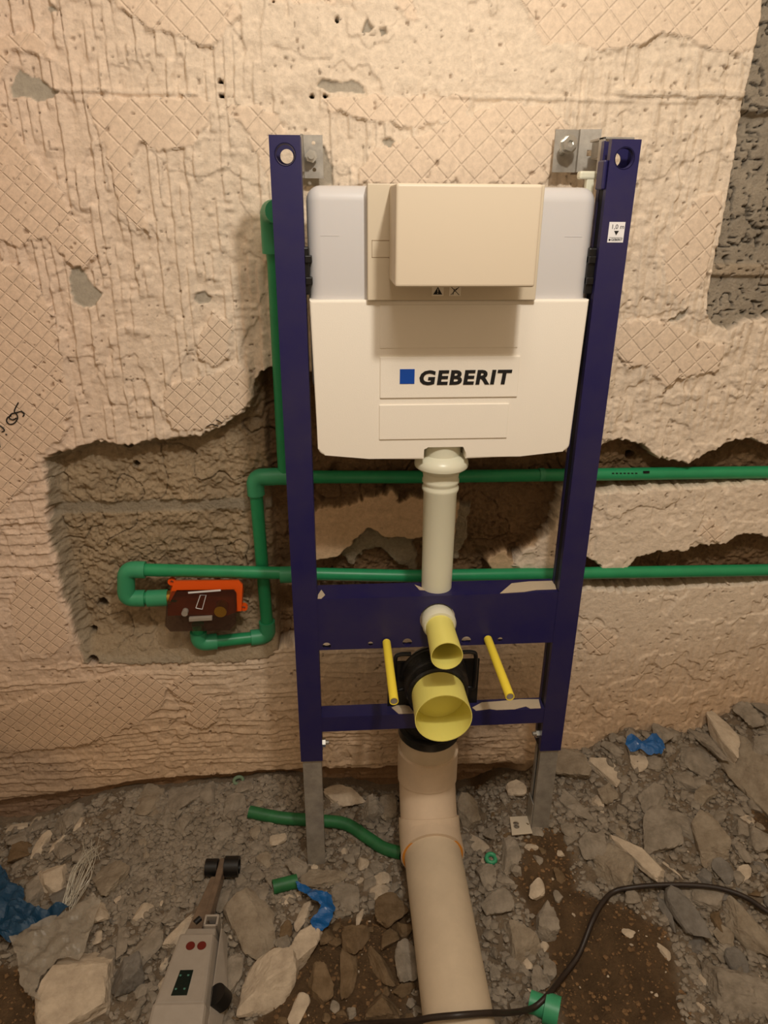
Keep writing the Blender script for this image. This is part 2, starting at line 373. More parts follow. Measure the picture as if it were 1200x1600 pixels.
    for p in HOLES: ds = np.maximum(ds, sdf(p, wx*.5+X*.5, wz*.5+Z*.5))
    k = sst(-.001, .003, ds); d = d*(1-k)+(.009+.001*fbm(X*40, Z*40, 90))*k; mixc((172, 162, 146), sst(0, .002, ds)); mask[:, 0] *= 1-k; mask[:, 1] = mask[:, 1]*(1-k)+.25*k
    # deep recesses
    sA = sdf(RA, wx, wz); sB = sdf(RB, wx, wz)
    keep = np.maximum(sdf(PEACH, wx, wz), sdf(CHUNK2, wx, wz)); keepg = np.maximum(sdf(GREYM, wx, wz), sdf(GREYN, wx, wz))
    sR = np.maximum(sA, sB)
    # bottom-left shelf slopes gently out
    zb = at(250, 1035, Y=WY)[2]; slope = sst(0, .075, Z-zb)
    slope = np.where(X < -.3, slope, 1)
    xl = at(75, 850, Y=WY)[0]; 
    dep = .05+.012*fbm(X*9, Z*9, 100, 3)
    colk = sst(-.305, -.295, X+.004*fbm(X*30, Z*30, 101))*sst(-.2, -.24, X)      # deeper vertical channel behind the left post
    dep = dep+.02*colk
    dep = np.where((X < -.3), dep*(.25+.75*sst(.0, .02, sA)), dep)
    deproug = .014*np.abs(fbm(X*22, Z*26, 102, 4))+.005*fbm(X*75, Z*85, 103, 3)+.003*vn(X*210, Z*210, 99)
    crack = sst(.012, .0, np.abs(fbm(X*8, Z*8, 104, 3)))*.008
    depth_ = (dep-deproug+crack)*np.where(X < -.3, .15+.85*slope, 1)
    # mortar strip in the block
    zm = at(200, 790, Y=.25)[2]; ms = sst(.016, .008, np.abs(Z-zm+.006*fbm(X*12, X*0, 105)))*(X < -.3)
    depth_ = depth_*(1-ms)+(.046+.002*fbm(X*30, Z*30, 106))*ms
    k = sst(0, .0045, sR); 
    kd = k*(1-sst(-.002, .003, keep))
    kg = kd*sst(-.002, .003, keepg)
    depk = depth_*(1-sst(0, .004, keepg))+(.03+.006*fbm(X*40, Z*40, 107))*sst(0, .004, keepg)
    pe = .008+.006*fbm(X*14, Z*14, 108, 3); kp = k*sst(-.002, .003, keep)
    d = d*(1-k)+depk*kd+(pe+.002*fbm(X*60, Z*60, 109))*kp
    base = np.array(lin((186, 164, 134))); 
    t = fbm(X*15, Z*15, 110, 4)[:, None]
    rc = base*(1+.35*t); br = np.array(lin((140, 112, 82))); rcb = br*(1+.3*t)
    lk = sst(-.29, -.32, X)[:, None]; rc = rc*lk+rcb*(1-lk)
    gm = np.array(lin((170, 160, 142))); rc = rc*(1-ms[:, None]*.7)+gm*ms[:, None]*.7
    shelf = ((1-slope)*(X < -.3))[:, None]; rc = rc*(1-shelf)+np.array(lin((190, 170, 142)))*shelf
    edge = (sst(.03, .006, sA)*(X < -.5))[:, None]; rc = rc*(1-edge*.7)+np.array(lin((186, 172, 150)))*edge*.7
    k3 = sst(.0015, .005, sR)[:, None]; tone = tone*(1-k3)+rc*k3
    mixc((172, 156, 132), kg); mixc((206, 176, 142), kp*sst(.001, .004, keep)); mask[:, 1] = np.maximum(mask[:, 1], kd*1.0); mask[:, 0] *= 1-kd
    # right vertical chase, bare pitted block
    sC = sdf(RC, wx*.25+X*.75, wz); k = sst(0, .004, sC)
    cell = np.abs(vn(X*75, Z*75, 120))+.6*np.abs(vn(X*140, Z*140, 121)); pit = sst(.35, .1, cell)
    z1 = at(1180, 192, Y=WY)[2]; z2 = at(1160, 422, Y=WY)[2]
    j = np.maximum(sst(.022, .012, np.abs(Z-z1+.004*fbm(X*30, Z*0, 122))), 0); j2 = sst(.014, .007, np.abs(Z-z2+.003*fbm(X*30, X*0, 123)))
    dc = .024+.006*fbm(X*12, Z*12, 124, 3)+.010*pit; dc = dc+.022*j-.010*j2*(1-0*pit)
    d = d*(1-k)+dc*k
    cc = np.array(lin((176, 164, 146)))*(1-.55*pit[:, None])*(1+.2*fbm(X*40, Z*40, 125)[:, None]); jj = j2[:, None]; cc = cc*(1-jj)+np.array(lin((190, 172, 148)))*jj
    k = k[:, None]; tone = tone*(1-k)+cc*k; mask[:, 1] = np.maximum(mask[:, 1], k[:, 0]*.9); mask[:, 0] *= 1-k[:, 0]
    # drilled holes
    for x, y, r in DOTS:
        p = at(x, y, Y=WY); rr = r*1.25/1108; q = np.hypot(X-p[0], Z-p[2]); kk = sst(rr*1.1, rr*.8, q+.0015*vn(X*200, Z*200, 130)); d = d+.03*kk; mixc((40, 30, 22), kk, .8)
    # wall foot: dark plain render band, set back
    zf = -.13+.0*X; zf = np.interp(X, [-1.1, -.95, -.6, -.35, .2], [-.175, -.165, -.12, -.11, -.12]); kk = sst(.003, -.002, Z-zf-.004*fbm(X*20, X*0, 140))*sst(.26, .2, X)
    d = d+.018*kk; mixc((150, 118, 88), kk)
    mixc((120, 112, 108), sst(.25, .6, fbm(X*2.2, Z*3, 150, 3))*sst(.3, .05, Z), .35)
    pos = np.stack([X, WY+d, Z], 1)
    return pos, np.clip(tone, 0, 1), mask
wm = attr_mat('broken_plaster_wall', .92, .55, True, 110)
def ax(lo, a, b, hi, s, c):
    return np.concatenate([np.arange(lo, a, c), np.arange(a, b, s), np.arange(b, hi+c, c)])
o = grid_mesh('wall_back', ax(-1.5, -.99, .86, 1.4, .0019, .03), ax(-.35, -.26, 1.40, 2.4, .0019, .04), wall_eval, wm); tag(o, 'torn cream plaster wall with tile-back imprints, ribs and chased-out channels', kind='structure')

# ------------------------------------------------------------------ rubble ground
CP = np.array([(-.95,.2,-.225),(-.61,.2,-.15),(-.45,.2,-.135),(-.325,.2,-.122),(-.15,.2,-.155),(-.08,.2,-.18),(.1,.2,-.18),(.22,.2,-.15),(.32,.2,-.08),(.5,.2,-.035),(.8,.2,.02),
 (-.236,.02,-.180),(.22,.02,-.106),(.18,.0,-.108),(.23,.08,-.10),(0,.05,-.19),(.1,.03,-.17),(.4,0,-.115),(.6,0,-.085),(-.6,0,-.185),(-.8,0,-.195),(-.4,0,-.175),
 (-.7,-.3,-.185),(-.4,-.3,-.185),(-.1,-.25,-.185),(0,-.3,-.19),(.2,-.25,-.18),(.5,-.3,-.16),(.3,-.1,-.15),(-.1,-.1,-.185),(-1.2,0,-.2),(1.1,0,-.06),(1.1,.2,.0),(0,-1,-.19),(-1,-1,-.19),(1,-1,-.17)])
def gz(X, Y, rough=True):
    X = np.atleast_1d(np.asarray(X, float)); Y = np.atleast_1d(np.asarray(Y, float)); s = 0; t = 0
    for a, b, c in CP:
        w_ = 1/((X-a)**2+(Y-b)**2+.0006)**1.5; s = s+w_*c; t = t+w_
    z = s/t
    if rough: z = z+.006*fbm(X*9, Y*9, 200, 3)
    return z
BROWN = [[(820,1330),(880,1330),(900,1400),(950,1420),(1040,1470),(1060,1530),(1070,1620),(880,1620),(850,1480),(800,1400)],[(-80,1490),(40,1500),(60,1570),(90,1640),(-80,1640)],[(480,1440),(640,1400),(650,1640),(340,1640),(420,1560)],[(1150,1300),(1260,1300),(1260,1400),(1180,1380)],[(720,1195),(820,1180),(815,1215),(740,1240)]]
BROWN = [[(lambda q: (q[0], q[1]))(at(x, y, Z=-.17)) for x, y in p] for p in BROWN]
def ground_eval(X, Y):
    n = len(X); z = gz(X, Y); wx = X+.02*fbm(X*14, Y*14, 210, 3); wy = Y+.02*fbm(X*14, Y*14, 212, 3)
    kb = np.full(n, -1.)
    for p in BROWN: kb = np.maximum(kb, sdf(p, wx, wy))
    kb = sst(-.015, .015, kb)
    z = z+(.004*fbm(X*60, Y*60, 220, 3))*(1-.4*kb)+.0025*np.abs(vn(X*150, Y*150, 221))
    tone = np.tile(np.array(lin((150, 132, 110))), (n, 1))*(1+.25*fbm(X*30, Y*30, 230, 4)[:, None])
    b = np.array(lin((108, 86, 62)))*(1+.35*fbm(X*40, Y*40, 231, 4)[:, None])
    tone = tone*(1-kb[:, None])+b*kb[:, None]
    mask = np.zeros((n, 3)); mask[:, 1] = .9
    return np.stack([X, Y, z], 1), np.clip(tone, 0, 1), mask
gm = attr_mat('dusty_soil', .95, .8, False, 150)
o = grid_mesh('floor', ax(-1.5, -1.0, .9, 1.4, .003, .03), ax(-2.3, -.5, .2, .26, .003, .03), ground_eval, gm); tag(o, 'dusty dug-up ground of soil and mortar dust', kind='structure')
pm = mat('plain_plaster', (218, 206, 188), .9, bump=.3, bscale=40)
for nm, a in (('wall_left', (-1.5, -1.45, -2.3, .25, -.3, 2.4)), ('wall_right', (1.35, 1.4, -2.3, .25, -.3, 2.4)), ('wall_front', (-1.5, 1.4, -2.35, -2.3, -.3, 2.4)), ('ceiling', (-1.5, 1.4, -2.35, .25, 2.4, 2.45))):
    tag(box(nm, *a, pm, bev=0), kind='structure')
def onG(px, py, lift=0.):
    z = -.15
    for _ in range(12):
        p = at(px, py, Z=z+lift); z = .5*z+.5*float(gz(p[0], p[1], True)[0])
    return at(px, py, Z=z+lift)

# pen marks on the plaster, left
pen = empty('pen_writing', at(20, 652, Y=WY-.001), 'black handwritten marking on the bare plaster at the left edge', 'writing')
def wpt(x, y, dy=.0015):
    p = at(x, y, Y=WY); q, _, _ = wall_eval(np.array([p[0]]), np.array([p[2]])); return (p[0], q[0, 1]-dy, p[2])
for st in ([(19,648),(13,652),(12,658),(17,662),(24,660),(29,652),(26,645),(19,646),(16,652),(22,655),(27,652)],
           [(30,628),(24,640),(26,644),(34,642),(39,646),(37,650)],
           [(1,664),(6,668),(8,672),(4,674)],[(10,677),(12,679)],[(-3,671),(1,698)]):
    tube('pen_stroke', spline([wpt(x, y) for x, y in st], 3), .0011, inkm, pen, 6)
for st in ([(323,666),(331,662),(337,664),(345,672)],[(338,655),(344,658),(349,668)]):
    tube('pen_stroke', spline([wpt(x, y) for x, y in st], 3), .0008, inkm, pen, 6)

# ------------------------------------------------------------------ installation frame
fr = empty('installation_frame', (0, .02, -.15), 'dark blue steel wall frame with two posts, crossbars and galvanised legs', 'frame')
def cprof(x0, x1, y0, y1, t, lip, side):
    """C profile, opening towards side (+1 = +x)"""
    if side > 0:
        return [(x1, y0), (x1, y0+lip), (x1-t, y0+lip), (x1-t, y0+t), (x0+t, y0+t), (x0+t, y1-t), (x1-t, y1-t), (x1-t, y1-lip), (x1, y1-lip), (x1, y1), (x0, y1), (x0, y0)]
    return [(x0, y0), (x0, y0+lip), (x0+t, y0+lip), (x0+t, y0+t), (x1-t, y0+t), (x1-t, y1-t), (x0+t, y1-t), (x0+t, y1-lip), (x0, y1-lip), (x0, y1), (x1, y1), (x1, y0)]
ZT, ZB = 1.15, .10
for sd_ in (1, -1):   # +1: left post opens right
    x0, x1 = (-.25, -.209) if sd_ > 0 else (.209, .25)
    po = prism('post', cprof(x0, x1, 0, .04, .002, .011, sd_), ZB, ZT, 'z', blue, fr, bev=0)
    xc = (x0+x1)/2
    cut(po, [rodcut((xc, -.01, 1.127), (xc, .01, 1.127), .0135), rodcut((xc, .03, 1.127), (xc, .05, 1.127), .009)])
    rr = tube('hole_rim', [(xc, .0, 1.127), (xc, .007, 1.127)], [.0142, .0132], blue, po, 24, inner=.0012)
    # galvanised leg
    lz = -.185 if sd_ > 0 else -.108
    lg = prism('leg', cprof(x0+.003, x1-.003, .0035, .0365, .002, .011, sd_), lz, ZB+.12, 'z', zinc, fr)
    bx = x1 if sd_ > 0 else x0
    sgn = sd_
    b = tube('clamp_bolt', [(bx-sgn*.004, .018, .128), (bx+sgn*.006, .018, .128)], .0085, zincb, fr, 6, smooth=False)
    tube('bolt_thread', [(bx+sgn*.005, .018, .128), (bx+sgn*.012, .018, .128)], .004, zinc, b, 10)
# near-black strips put in for the shade inside the post openings
prism('post_slot_shade', [(.2096, .0112), (.211, .0112), (.211, .0288), (.2096, .0288)], ZB, ZT-.05, 'z', slotshade, fr)
prism('post_slot_shade', [(-.211, .0112), (-.2096, .0112), (-.2096, .0288), (-.211, .0288)], ZB, ZT-.05, 'z', slotshade, fr)
# foot plate on the right leg
fp = prism('foot_plate', [(.166, -.016), (.209, -.014), (.209, .03), (.172, .03)], -.101, -.0975, 'z', footm, fr, bev=.001)
cut(fp, [tube_vf([(.180, .004, -.115), (.180, .004, -.08)], .006, 16), tube_vf([(.181, .012, -.115), (.181, .012, -.08)], .006, 16)])
box('foot_plate_hook', .209, .2115, .004, .036, -.105, -.04, zinc, fp, bev=.0005)
box('foot_plate', -.247, -.212, -.0, .04, -.189, -.186, zinc, fr, bev=.0008)
# crossbars
def cbar(name, x0, x1, z0, z1, dep, t=.0022, back=.012):
    return prism(name, [(0.001, z0), (0.001, z1), (dep, z1), (dep, z1-back), (dep-t, z1-back), (dep-t, z1-t), (0.001+t, z1-t), (0.001+t, z0+t), (.014, z0+t), (.014, z0)], x0, x1, 'x', blue, fr)
ub = cbar('upper_crossbar', -.209, .209, .348, .451, .050)
cut(ub, [rodcut((-.001, -.02, .405), (-.001, .02, .405), .031, 32)]+[rodcut((x, -.02, z), (x, .02, z), r, 16) for x, z, r in
    ((-.195, .356, .0075), (-.118, .358, .0045), (-.053, .358, .0085), (.052, .358, .0085), (.113, .358, .0045))])
rodc = [(.014, .03)]
lb = cbar('lower_crossbar', -.209, .209, .168, .201, .034)
# splashes of plaster on the bars
def splat(pts, z, parent, nm='plaster_splatter'):
    P = [(p[0], p[1]) for p in (at(x, y, Z=z) for x, y in pts)]
    P = [(x+rnd.uniform(-.001, .001), min(max(y, .002), .049)) for x, y in P]
    prism(nm, P, z, z+.0009, 'z', dust, parent)
ZU = .4513; ZL = .2013
splat([(782,928),(800,912),(826,909),(866,908),(869,921),(838,922),(820,925)], ZU, ub)
splat([(497,930),(503,922),(508,930),(503,939),(497,940)], ZU, ub)
splat([(648,914),(660,919),(690,920),(705,913),(700,921),(680,924),(655,922)], ZU, ub)
splat([(738,1106),(752,1098),(780,1096),(812,1093),(842,1093),(846,1108),(830,1110),(822,1104),(805,1112),(778,1114),(765,1108),(745,1116)], ZL, lb)
splat([(612,1106),(626,1100),(640,1104),(650,1122),(624,1120)], ZL, lb)
for x, y in ((573, 938), (877, 955)):
    pass
# label on the right post
p0 = at(963, 363, Y=-.0005); lab = box('post_label', p0[0]-.0115, p0[0]+.0115, -.0006, .0002, p0[2]-.0135, p0[2]+.0135, whitel, fr, bev=.0002)
text('label_text', '1,0 m', .0085, (p0[0]-.0085, -.0007, p0[2]+.0045), inkm, lab, .0001)
prism('label_arrow', [(p0[0]-.0035, p0[2]+.002), (p0[0]+.0035, p0[2]+.002), (p0[0], p0[2]-.004)], -.0009, -.0006, 'y', inkm, lab)
text('label_text', 'GEBERIT', .0045, (p0[0]-.0065, -.0007, p0[2]-.0112), inkm, lab, .0001, .0001)
box('label_square', p0[0]-.0098, p0[0]-.0073, -.0009, -.0006, p0[2]-.0112, p0[2]-.0087, inkm, lab, bev=0)
box('label_line', p0[0]-.0095, p0[0]+.0095, -.0009, -.0006, p0[2]-.0070, p0[2]-.0066, inkm, lab, bev=0)
# wall brackets
def strip(name, pts, t, z0, z1, m, parent):
    L = []; P = [Vector((x, y)) for x, y in pts]
    for sgn in (1, -1):
        s = []
        for i, p in enumerate(P):
            a = (P[i]-P[i-1]) if i else (P[1]-P[0]); b = (P[i+1]-P[i]) if i < len(P)-1 else a
            d = (a.normalized()+b.normalized()).normalized(); nrm = Vector((-d.y, d.x)); s.append(p+nrm*sgn*t/2)
        L.append(s)
    return prism(name, [tuple(q) for q in L[0]+L[1][::-1]], z0, z1, 'z', m, parent)
pa, pb = at(865, 236, Y=.172), at(902, 236, Y=.172); pc = at(906, 236, Y=.16); pd = at(940, 236, Y=.15)
zc = pa[2]
rb = strip('wall_bracket', [(pa[0], .172), (pb[0], .172), (pc[0], .164), (pd[0], .160)], .003, zc-.030, zc+.030, zinc, fr); rb['label'] = 'galvanised bent bracket behind the right post'
cut(rb, [rodcut((pc[0]+.016, .10, zc-.003), (pc[0]+.016, .2, zc-.003), .006, 4)])
q = at(889, 225, Y=.14)
b = tube('bracket_bolt', [(q[0]-.002, .2, q[2]-.018), (q[0], .135, q[2])], .005, zincb, rb, 12)
tube('bolt_head', [(q[0], .142, q[2]), (q[0], .132, q[2])], .011, zincb, b, 6, inner=.006, smooth=False)
tube('bracket_washer', [(q[0], .1425, q[2]), (q[0], .1405, q[2])], .0135, zincb, rb, 20)
strip('bracket_arm', [(pd[0]-.002, .158), (pd[0]+.008, .156), (.224, .12), (.2155, .044)], .003, zc-.014, zc+.010, zinc, rb)
box('bracket_arm', .212, .256, .041, .10, ZT+.003, ZT+.006, zinc, rb, bev=.0006)
box('bracket_arm', .212, .215, .041, .06, ZT-.04, ZT+.006, zinc, rb, bev=.0006)
pl = at(489, 245, Y=.175)
lbk = strip('wall_bracket', [(pl[0]+.0155, .176), (pl[0]-.0145, .176), (pl[0]-.0165, .16)], .003, pl[2]-.03, pl[2]+.03, zinc, fr)
strip('bracket_arm', [(pl[0]-.014, .165), (-.218, .10), (-.216, .042)], .003, pl[2]-.022, pl[2]+.008, zinc, lbk); lbk['label'] = 'galvanised bracket plate beside the left post'
cut(lbk, [rodcut((pl[0]+.0015, .1, pl[2]+dz), (pl[0]+.0015, .2, pl[2]+dz), r, 12) for dz, r in ((.019, .003), (-.018, .003))])
b = tube('bracket_bolt', [(pl[0]-.002, .2, pl[2]), (pl[0]-.002, .145, pl[2])], .005, zincb, lbk, 12)
tube('bolt_head', [(pl[0]-.002, .165, pl[2]), (pl[0]-.002, .158, pl[2])], .0095, zincb, b, 6, inner=.005, smooth=False)
# hinge tab at the right post top
box('post_tab', .203, .209, .004, .03, 1.088, 1.125, blue, fr, bev=.002)

# ------------------------------------------------------------------ cistern
ci = empty('cistern', (0, .05, .7), 'concealed white plastic cistern with styrofoam front between the blue posts', 'cistern')
tk = box('tank', -.205, .204, .010, .135, .80, 1.091, tankm, ci, bev=.020, seg=6, smooth=True)
for a, b_ in ((-.186, -.160), (.160, .185)):
    box('tank_seam', a, b_,   .0096, .012, 1.0266, 1.0274, tankm, tk, bev=0)
for xx, s in ((-.205, 1), (.204, -1)):
    for dz in (.968, .997):
        box('tank_clip', xx-.004 if s > 0 else xx-.006, xx+.006 if s > 0 else xx+.004, .004, .03, dz-.006, dz+.004, blackp, ci, bev=.001)
    box('tank_clip', xx-.006, xx+.002 if s > 0 else xx+.006, .008, .036, .948, 1.012, blackp, ci, bev=.002)
tv = at(922, 278, Y=.08)
box('inlet_cap', tv[0]-.006, tv[0]+.006, .075, .087, tv[2]-.03, tv[2]+.004, whitep, ci, bev=.002)
box('inlet_cap', tv[0]-.018, tv[0]+.012, .073, .089, tv[2]-.002, tv[2]+.009, whitep, ci, bev=.003)
# styrofoam cover: outline with rounded lower corners and a notch
def rc(cx, cz, r, a0, a1, n=7): return [(cx+r*math.cos(math.radians(a0+(a1-a0)*i/n)), cz+r*math.sin(math.radians(a0+(a1-a0)*i/n))) for i in range(n+1)]
ol = [(-.2045, .9415)]+rc(-.187, .7205, .012, 185, 262, 6)+[(-.12, .7015), (-.033, .6985)]+[(-.033, .716)]+rc(-.027, .7165, .006, 180, 90, 4)[1:]+rc(.027, .7165, .006, 90, 0, 4)+[(.033, .6985), (.12, .7015)]+rc(.187, .7205, .012, 278, 355, 6)+[(.2035, .9415)]
sty = prism('styrofoam_cover', ol, 0.0, .125, 'y', styro, ci, bev=.0035, seg=3)
def frame_rect(name, x0, x1, z0, z1, d=.0018):
    return box(name, x0, x1, -d, .003, z0, z1, styro, sty, bev=.0009)
box('embossed_panel', -.1035, .102, -.0012, .003, .873, .935, styro, sty, bev=.0006)
lp = box('logo_panel', -.103, .107, -.0026, .003, .7985, .8605, styro, sty, bev=.001)
box('embossed_panel', -.104, .096, -.0022, .003, .733, .788, styro, sty, bev=.001)
xa = at(625, 588, Y=-.003)
box('logo_square', -.0735, -.0515, -.0034, -.0024, .8205, .8425, logob, lp, bev=0)
text('logo_lettering', 'GEBERIT', .0290, (-.0455, -.0031, .8195), inkm, lp, .0005, .0011, .10, 1.16)
# access plate and protection box
ap = box('access_plate', -.1215, .1205, -.009, .02, .942, 1.093, beige2, ci, bev=.0012)
for x0, x1, z0, z1 in ((-.1155, -.09, 1.0215, 1.0222), (-.1155, -.09, .9995, 1.0002), (-.1158, -.1151, .9995, 1.0222)):
    box('plate_groove', x0, x1, -.0094, -.0085, z0, z1, mat('groove', (150, 130, 104), .7) if 'groove' not in MATS else MATS['groove'], ap, bev=0)
pbx = box('protection_box', -.0915, .0895, -.112, -.007, .970, 1.091, beige, ci, bev=.0035, seg=3)
wl = at(684, 455, Y=-.0095); wl2 = at(711, 455, Y=-.0095)
for p_ in (wl, wl2):
    lb_ = box('pictogram', p_[0]-.0085, p_[0]+.0085, -.0098, -.0088, p_[2]-.0065, p_[2]+.007, mat('pale_label', (236, 226, 208), .5) if 'pale_label' not in MATS else MATS['pale_label'], ap, bev=.0002)
    if p_ is wl:
        prism('warning_triangle', [(p_[0]-.0065, p_[2]-.0045), (p_[0]+.0065, p_[2]-.0045), (p_[0], p_[2]+.006)], -.0102, -.0097, 'y', inkm, lb_)
        box('exclamation_mark', p_[0]-.0005, p_[0]+.0005, -.0105, -.0101, p_[2]-.001, p_[2]+.0035, beige, lb_, bev=0); box('exclamation_mark', p_[0]-.0005, p_[0]+.0005, -.0105, -.0101, p_[2]-.0033, p_[2]-.0022, beige, lb_, bev=0)
    else:
        for a, b_ in (((-.006, -.005), (.006, .006)), ((-.006, .006), (.006, -.005)), ((-.003, -.005), (-.001, .003)), ((.0, .002), (.004, .0045))):
            tube('crossed_tool', [(p_[0]+a[0], -.0099, p_[2]+a[1]), (p_[0]+b_[0], -.0099, p_[2]+b_[1])], .00045, inkm, lb_, 6)

# ------------------------------------------------------------------ flush pipe, plugs, sleeves
fl = empty('flush_pipe', (0, .025, .42), 'milky white flush pipe dropping from the cistern into the upper crossbar', 'pipe')
PX = (0, .0345)
prof = [(.030, .722), (.0305, .698), (.0395, .692), (.0435, .686), (.0442, .681), (.0435, .677), (.036, .671), (.0300, .666), (.0290, .656), (.0305, .653), (.0305, .649), (.0285, .646), (.0285, .643), (.0305, .640), (.0305, .636), (.0278, .630), (.0268, .50), (.0262, .43)]
tube('downpipe', [(PX[0], PX[1], z) for r, z in prof], [r for r, z in prof], whitep, fl, 32)
el = [(0, .0345, .44), (0, .0345, .415), (0, .026, .406), (0, .018, .404), (0, -.012, .404)]
tube('outlet_bend', el, [.026, .0255, .024, .0285, .0285], whitep, fl, 24)
tube('outlet_collar', [(0, -.005, .404), (0, -.017, .404), (0, -.022, .404)], [.0295, .0295, .0265], whitep, fl, 28)
pg = tube('flush_plug', [(0, -.018, .402), (0, -.05, .401), (0, -.104, .400)], [.0243, .0246, .0262], yellow, None, 32, inner=.0012); tag(pg, 'smaller yellow plastic tube plug on the flush outlet, above the wide one', 'plug')
bp_ = tube('drain_plug', [(0, .0, .273), (0, -.06, .273), (0, -.102, .273)], [.0468, .0476, .0488], yellow, None, 40, inner=.0014); tag(bp_, 'wide yellow plastic cap on the black drain bend', 'plug')
tube('end_membrane', [(0, -.040, .273), (0, -.042, .273)], .0468, yellow, bp_, 32)
for i, xx in enumerate((-.09, .09)):
    t = empty('fixing_rod', (xx, 0, .362), ['thin yellow-sleeved rod left of the yellow plugs', 'thin yellow-sleeved rod right of the yellow plugs'][i], 'rod', 'yellow sleeved fixing rods')
    dx = .002 if i else -.000
    tube('sleeve', [(xx, -.002, .362), (xx+dx, -.164, .362)], .0072, yellow2, t, 16, inner=.0014)
    tube('threaded_rod', [(xx, .02, .362), (xx+dx, -.1635, .362)], [.0055, .0055], zinc, t, 12)
cut(ub, [])
# ------------------------------------------------------------------ drain bend (black) with clamp
db = empty('drain_bend', (0, .03, .13), 'black plastic drain bend behind the wide yellow cap', 'pipe')
pth = arc((0, -.02, .270), (0, .06, .270), (0, .06, .12), .058, 10)
bd = tube('bend', [(0, .002, .270)]+pth[1:]+[(0, .06, .13)], .0525, blackw, db, 32)
tube('seal_ring', [(0, .06, .130), (0, .06, .126), (0, .06, .110), (0, .06, .106)], [.0545, .0605, .0605, .0575], blackp, db, 36)
tube('mouth_ring', [(0, .02, .272), (0, .016, .272), (0, -.012, .272), (0, -.016, .272), (0, -.018, .272), (0, -.034, .272), (0, -.037, .272)], [.052, .0585, .0585, .0560, .0545, .0545, .0510], blackw, db, 36)
for s in (-1, 1):
    x = s*.073
    tube('clamp_loop', spline([(s*.045, .014, .325), (s*.066, .010, .327), (x, .008, .318), (x, .008, .262), (s*.07, .008, .25), (s*.05, .014, .250)], 5), .0038, blackp, db, 8)
tube('clamp_band', [(.0585*math.cos(a), .022, .270+.0585*math.sin(a)) for a in [math.pi*i/16 for i in range(17)]], .0045, blackp, db, 8)
box('clamp_bracket', -.085, .085, .026, .030, .2, .3, blackp, db, bev=.001)
# ------------------------------------------------------------------ waste pipe (cream)
wp = empty('waste_pipe', (0, .05, -.1), 'cream plastic soil pipe dropping from the drain bend and running forward over the rubble', 'pipe')
V0 = .055
ZP = -.098
prof = [(.0555, .118), (.0555, .03)]
tube('vertical_pipe', [(0, .06, z) for r, z in prof], [r for r, z in prof], creamp, wp, 40)
s1 = [(0, .06, .085), (0, .06, .030), (0, .058, .022)]
k = tube('elbow', [(0, .06, .070), (0, .06, .069), (0, .06, .012), (0, .056, -.006)], [.0560, .0604, .0604, .0600], creamb, wp, 40)
k2 = tube('elbow', [(0, .057, -.002), (0, .048, -.026), (0, .026, -.058), (0, .008, -.078)], [.0570, .0572, .0574, .0574], creamb, wp, 40)
k3 = tube('elbow', [(0, .014, -.070), (0, -.004, -.090), (0, -.024, -.096), (0, -.055, ZP)], [.0612, .0614, .0618, .0622], creamb, wp, 40)
tube('gasket_ring', [(0, -.0545, ZP), (0, -.0575, ZP)], [.0600, .0590], orangem, wp, 40)
tube('horizontal_pipe', [(0, .0, ZP), (0, -.06, ZP), (.002, -.8, ZP-.012)], .0555, creamp, wp, 48)
tube('elbow_seam', [(0.0008, .0012, z) for z in (.0,)]+[(0.0008, -.012, -.03)], .0008, creamb, k2, 6)

# ------------------------------------------------------------------ green pipes in the wall
def pipe_run(name, label, pts, fit, r=.0125, rad=.026):
    t = empty(name, pts[len(pts)//2], label, 'pipe')
    P = [Vector(p) for p in pts]
    path = [P[0]]
    for i in range(1, len(P)-1): path += arc(P[i-1], P[i], P[i+1], min(rad, (P[i]-P[i-1]).length*.4, (P[i+1]-P[i]).length*.4), 6)
    path.append(P[-1]); tube('pipe', path, r, green, t, 20)
    for i in fit:
        a = P[i]+(P[i-1]-P[i]).normalized()*min(.036, (P[i-1]-P[i]).length*.6); b = P[i]+(P[i+1]-P[i]).normalized()*min(.036, (P[i+1]-P[i]).length*.6)
        tube('elbow', [a]+arc(P[i-1], P[i], P[i+1], .017, 6)+[b], r+.0042, greenf, t, 22)
    return t, P
YU, YL, YV = .222, .200, .226
up = lambda x, y, Y: tuple(at(x, y, Y=Y))
A = [up(1340, 735, YU), up(940, 743, YU), up(640, 747, YU), up(398, 746, YU)]
xv = A[-1][0]; zu = .590
A = [(1.35, YU+.0, at(1200, 740, Y=YU)[2]), (A[2][0], YU, at(600, 746, Y=YU)[2]), (xv, YU, at(405, 745, Y=YU)[2]), (xv+.004, YV, at(410, 994, Y=YV)[2]), (at(311, 1005, Y=.198)[0], .198, at(311, 1005, Y=.198)[2]), (at(309, 975, Y=.198)[0], .198, at(309, 975, Y=.198)[2])]
t1, P1 = pipe_run('water_pipe', 'upper green water pipe running in the wall chase and down to the orange valve box', A, [2, 3, 4])
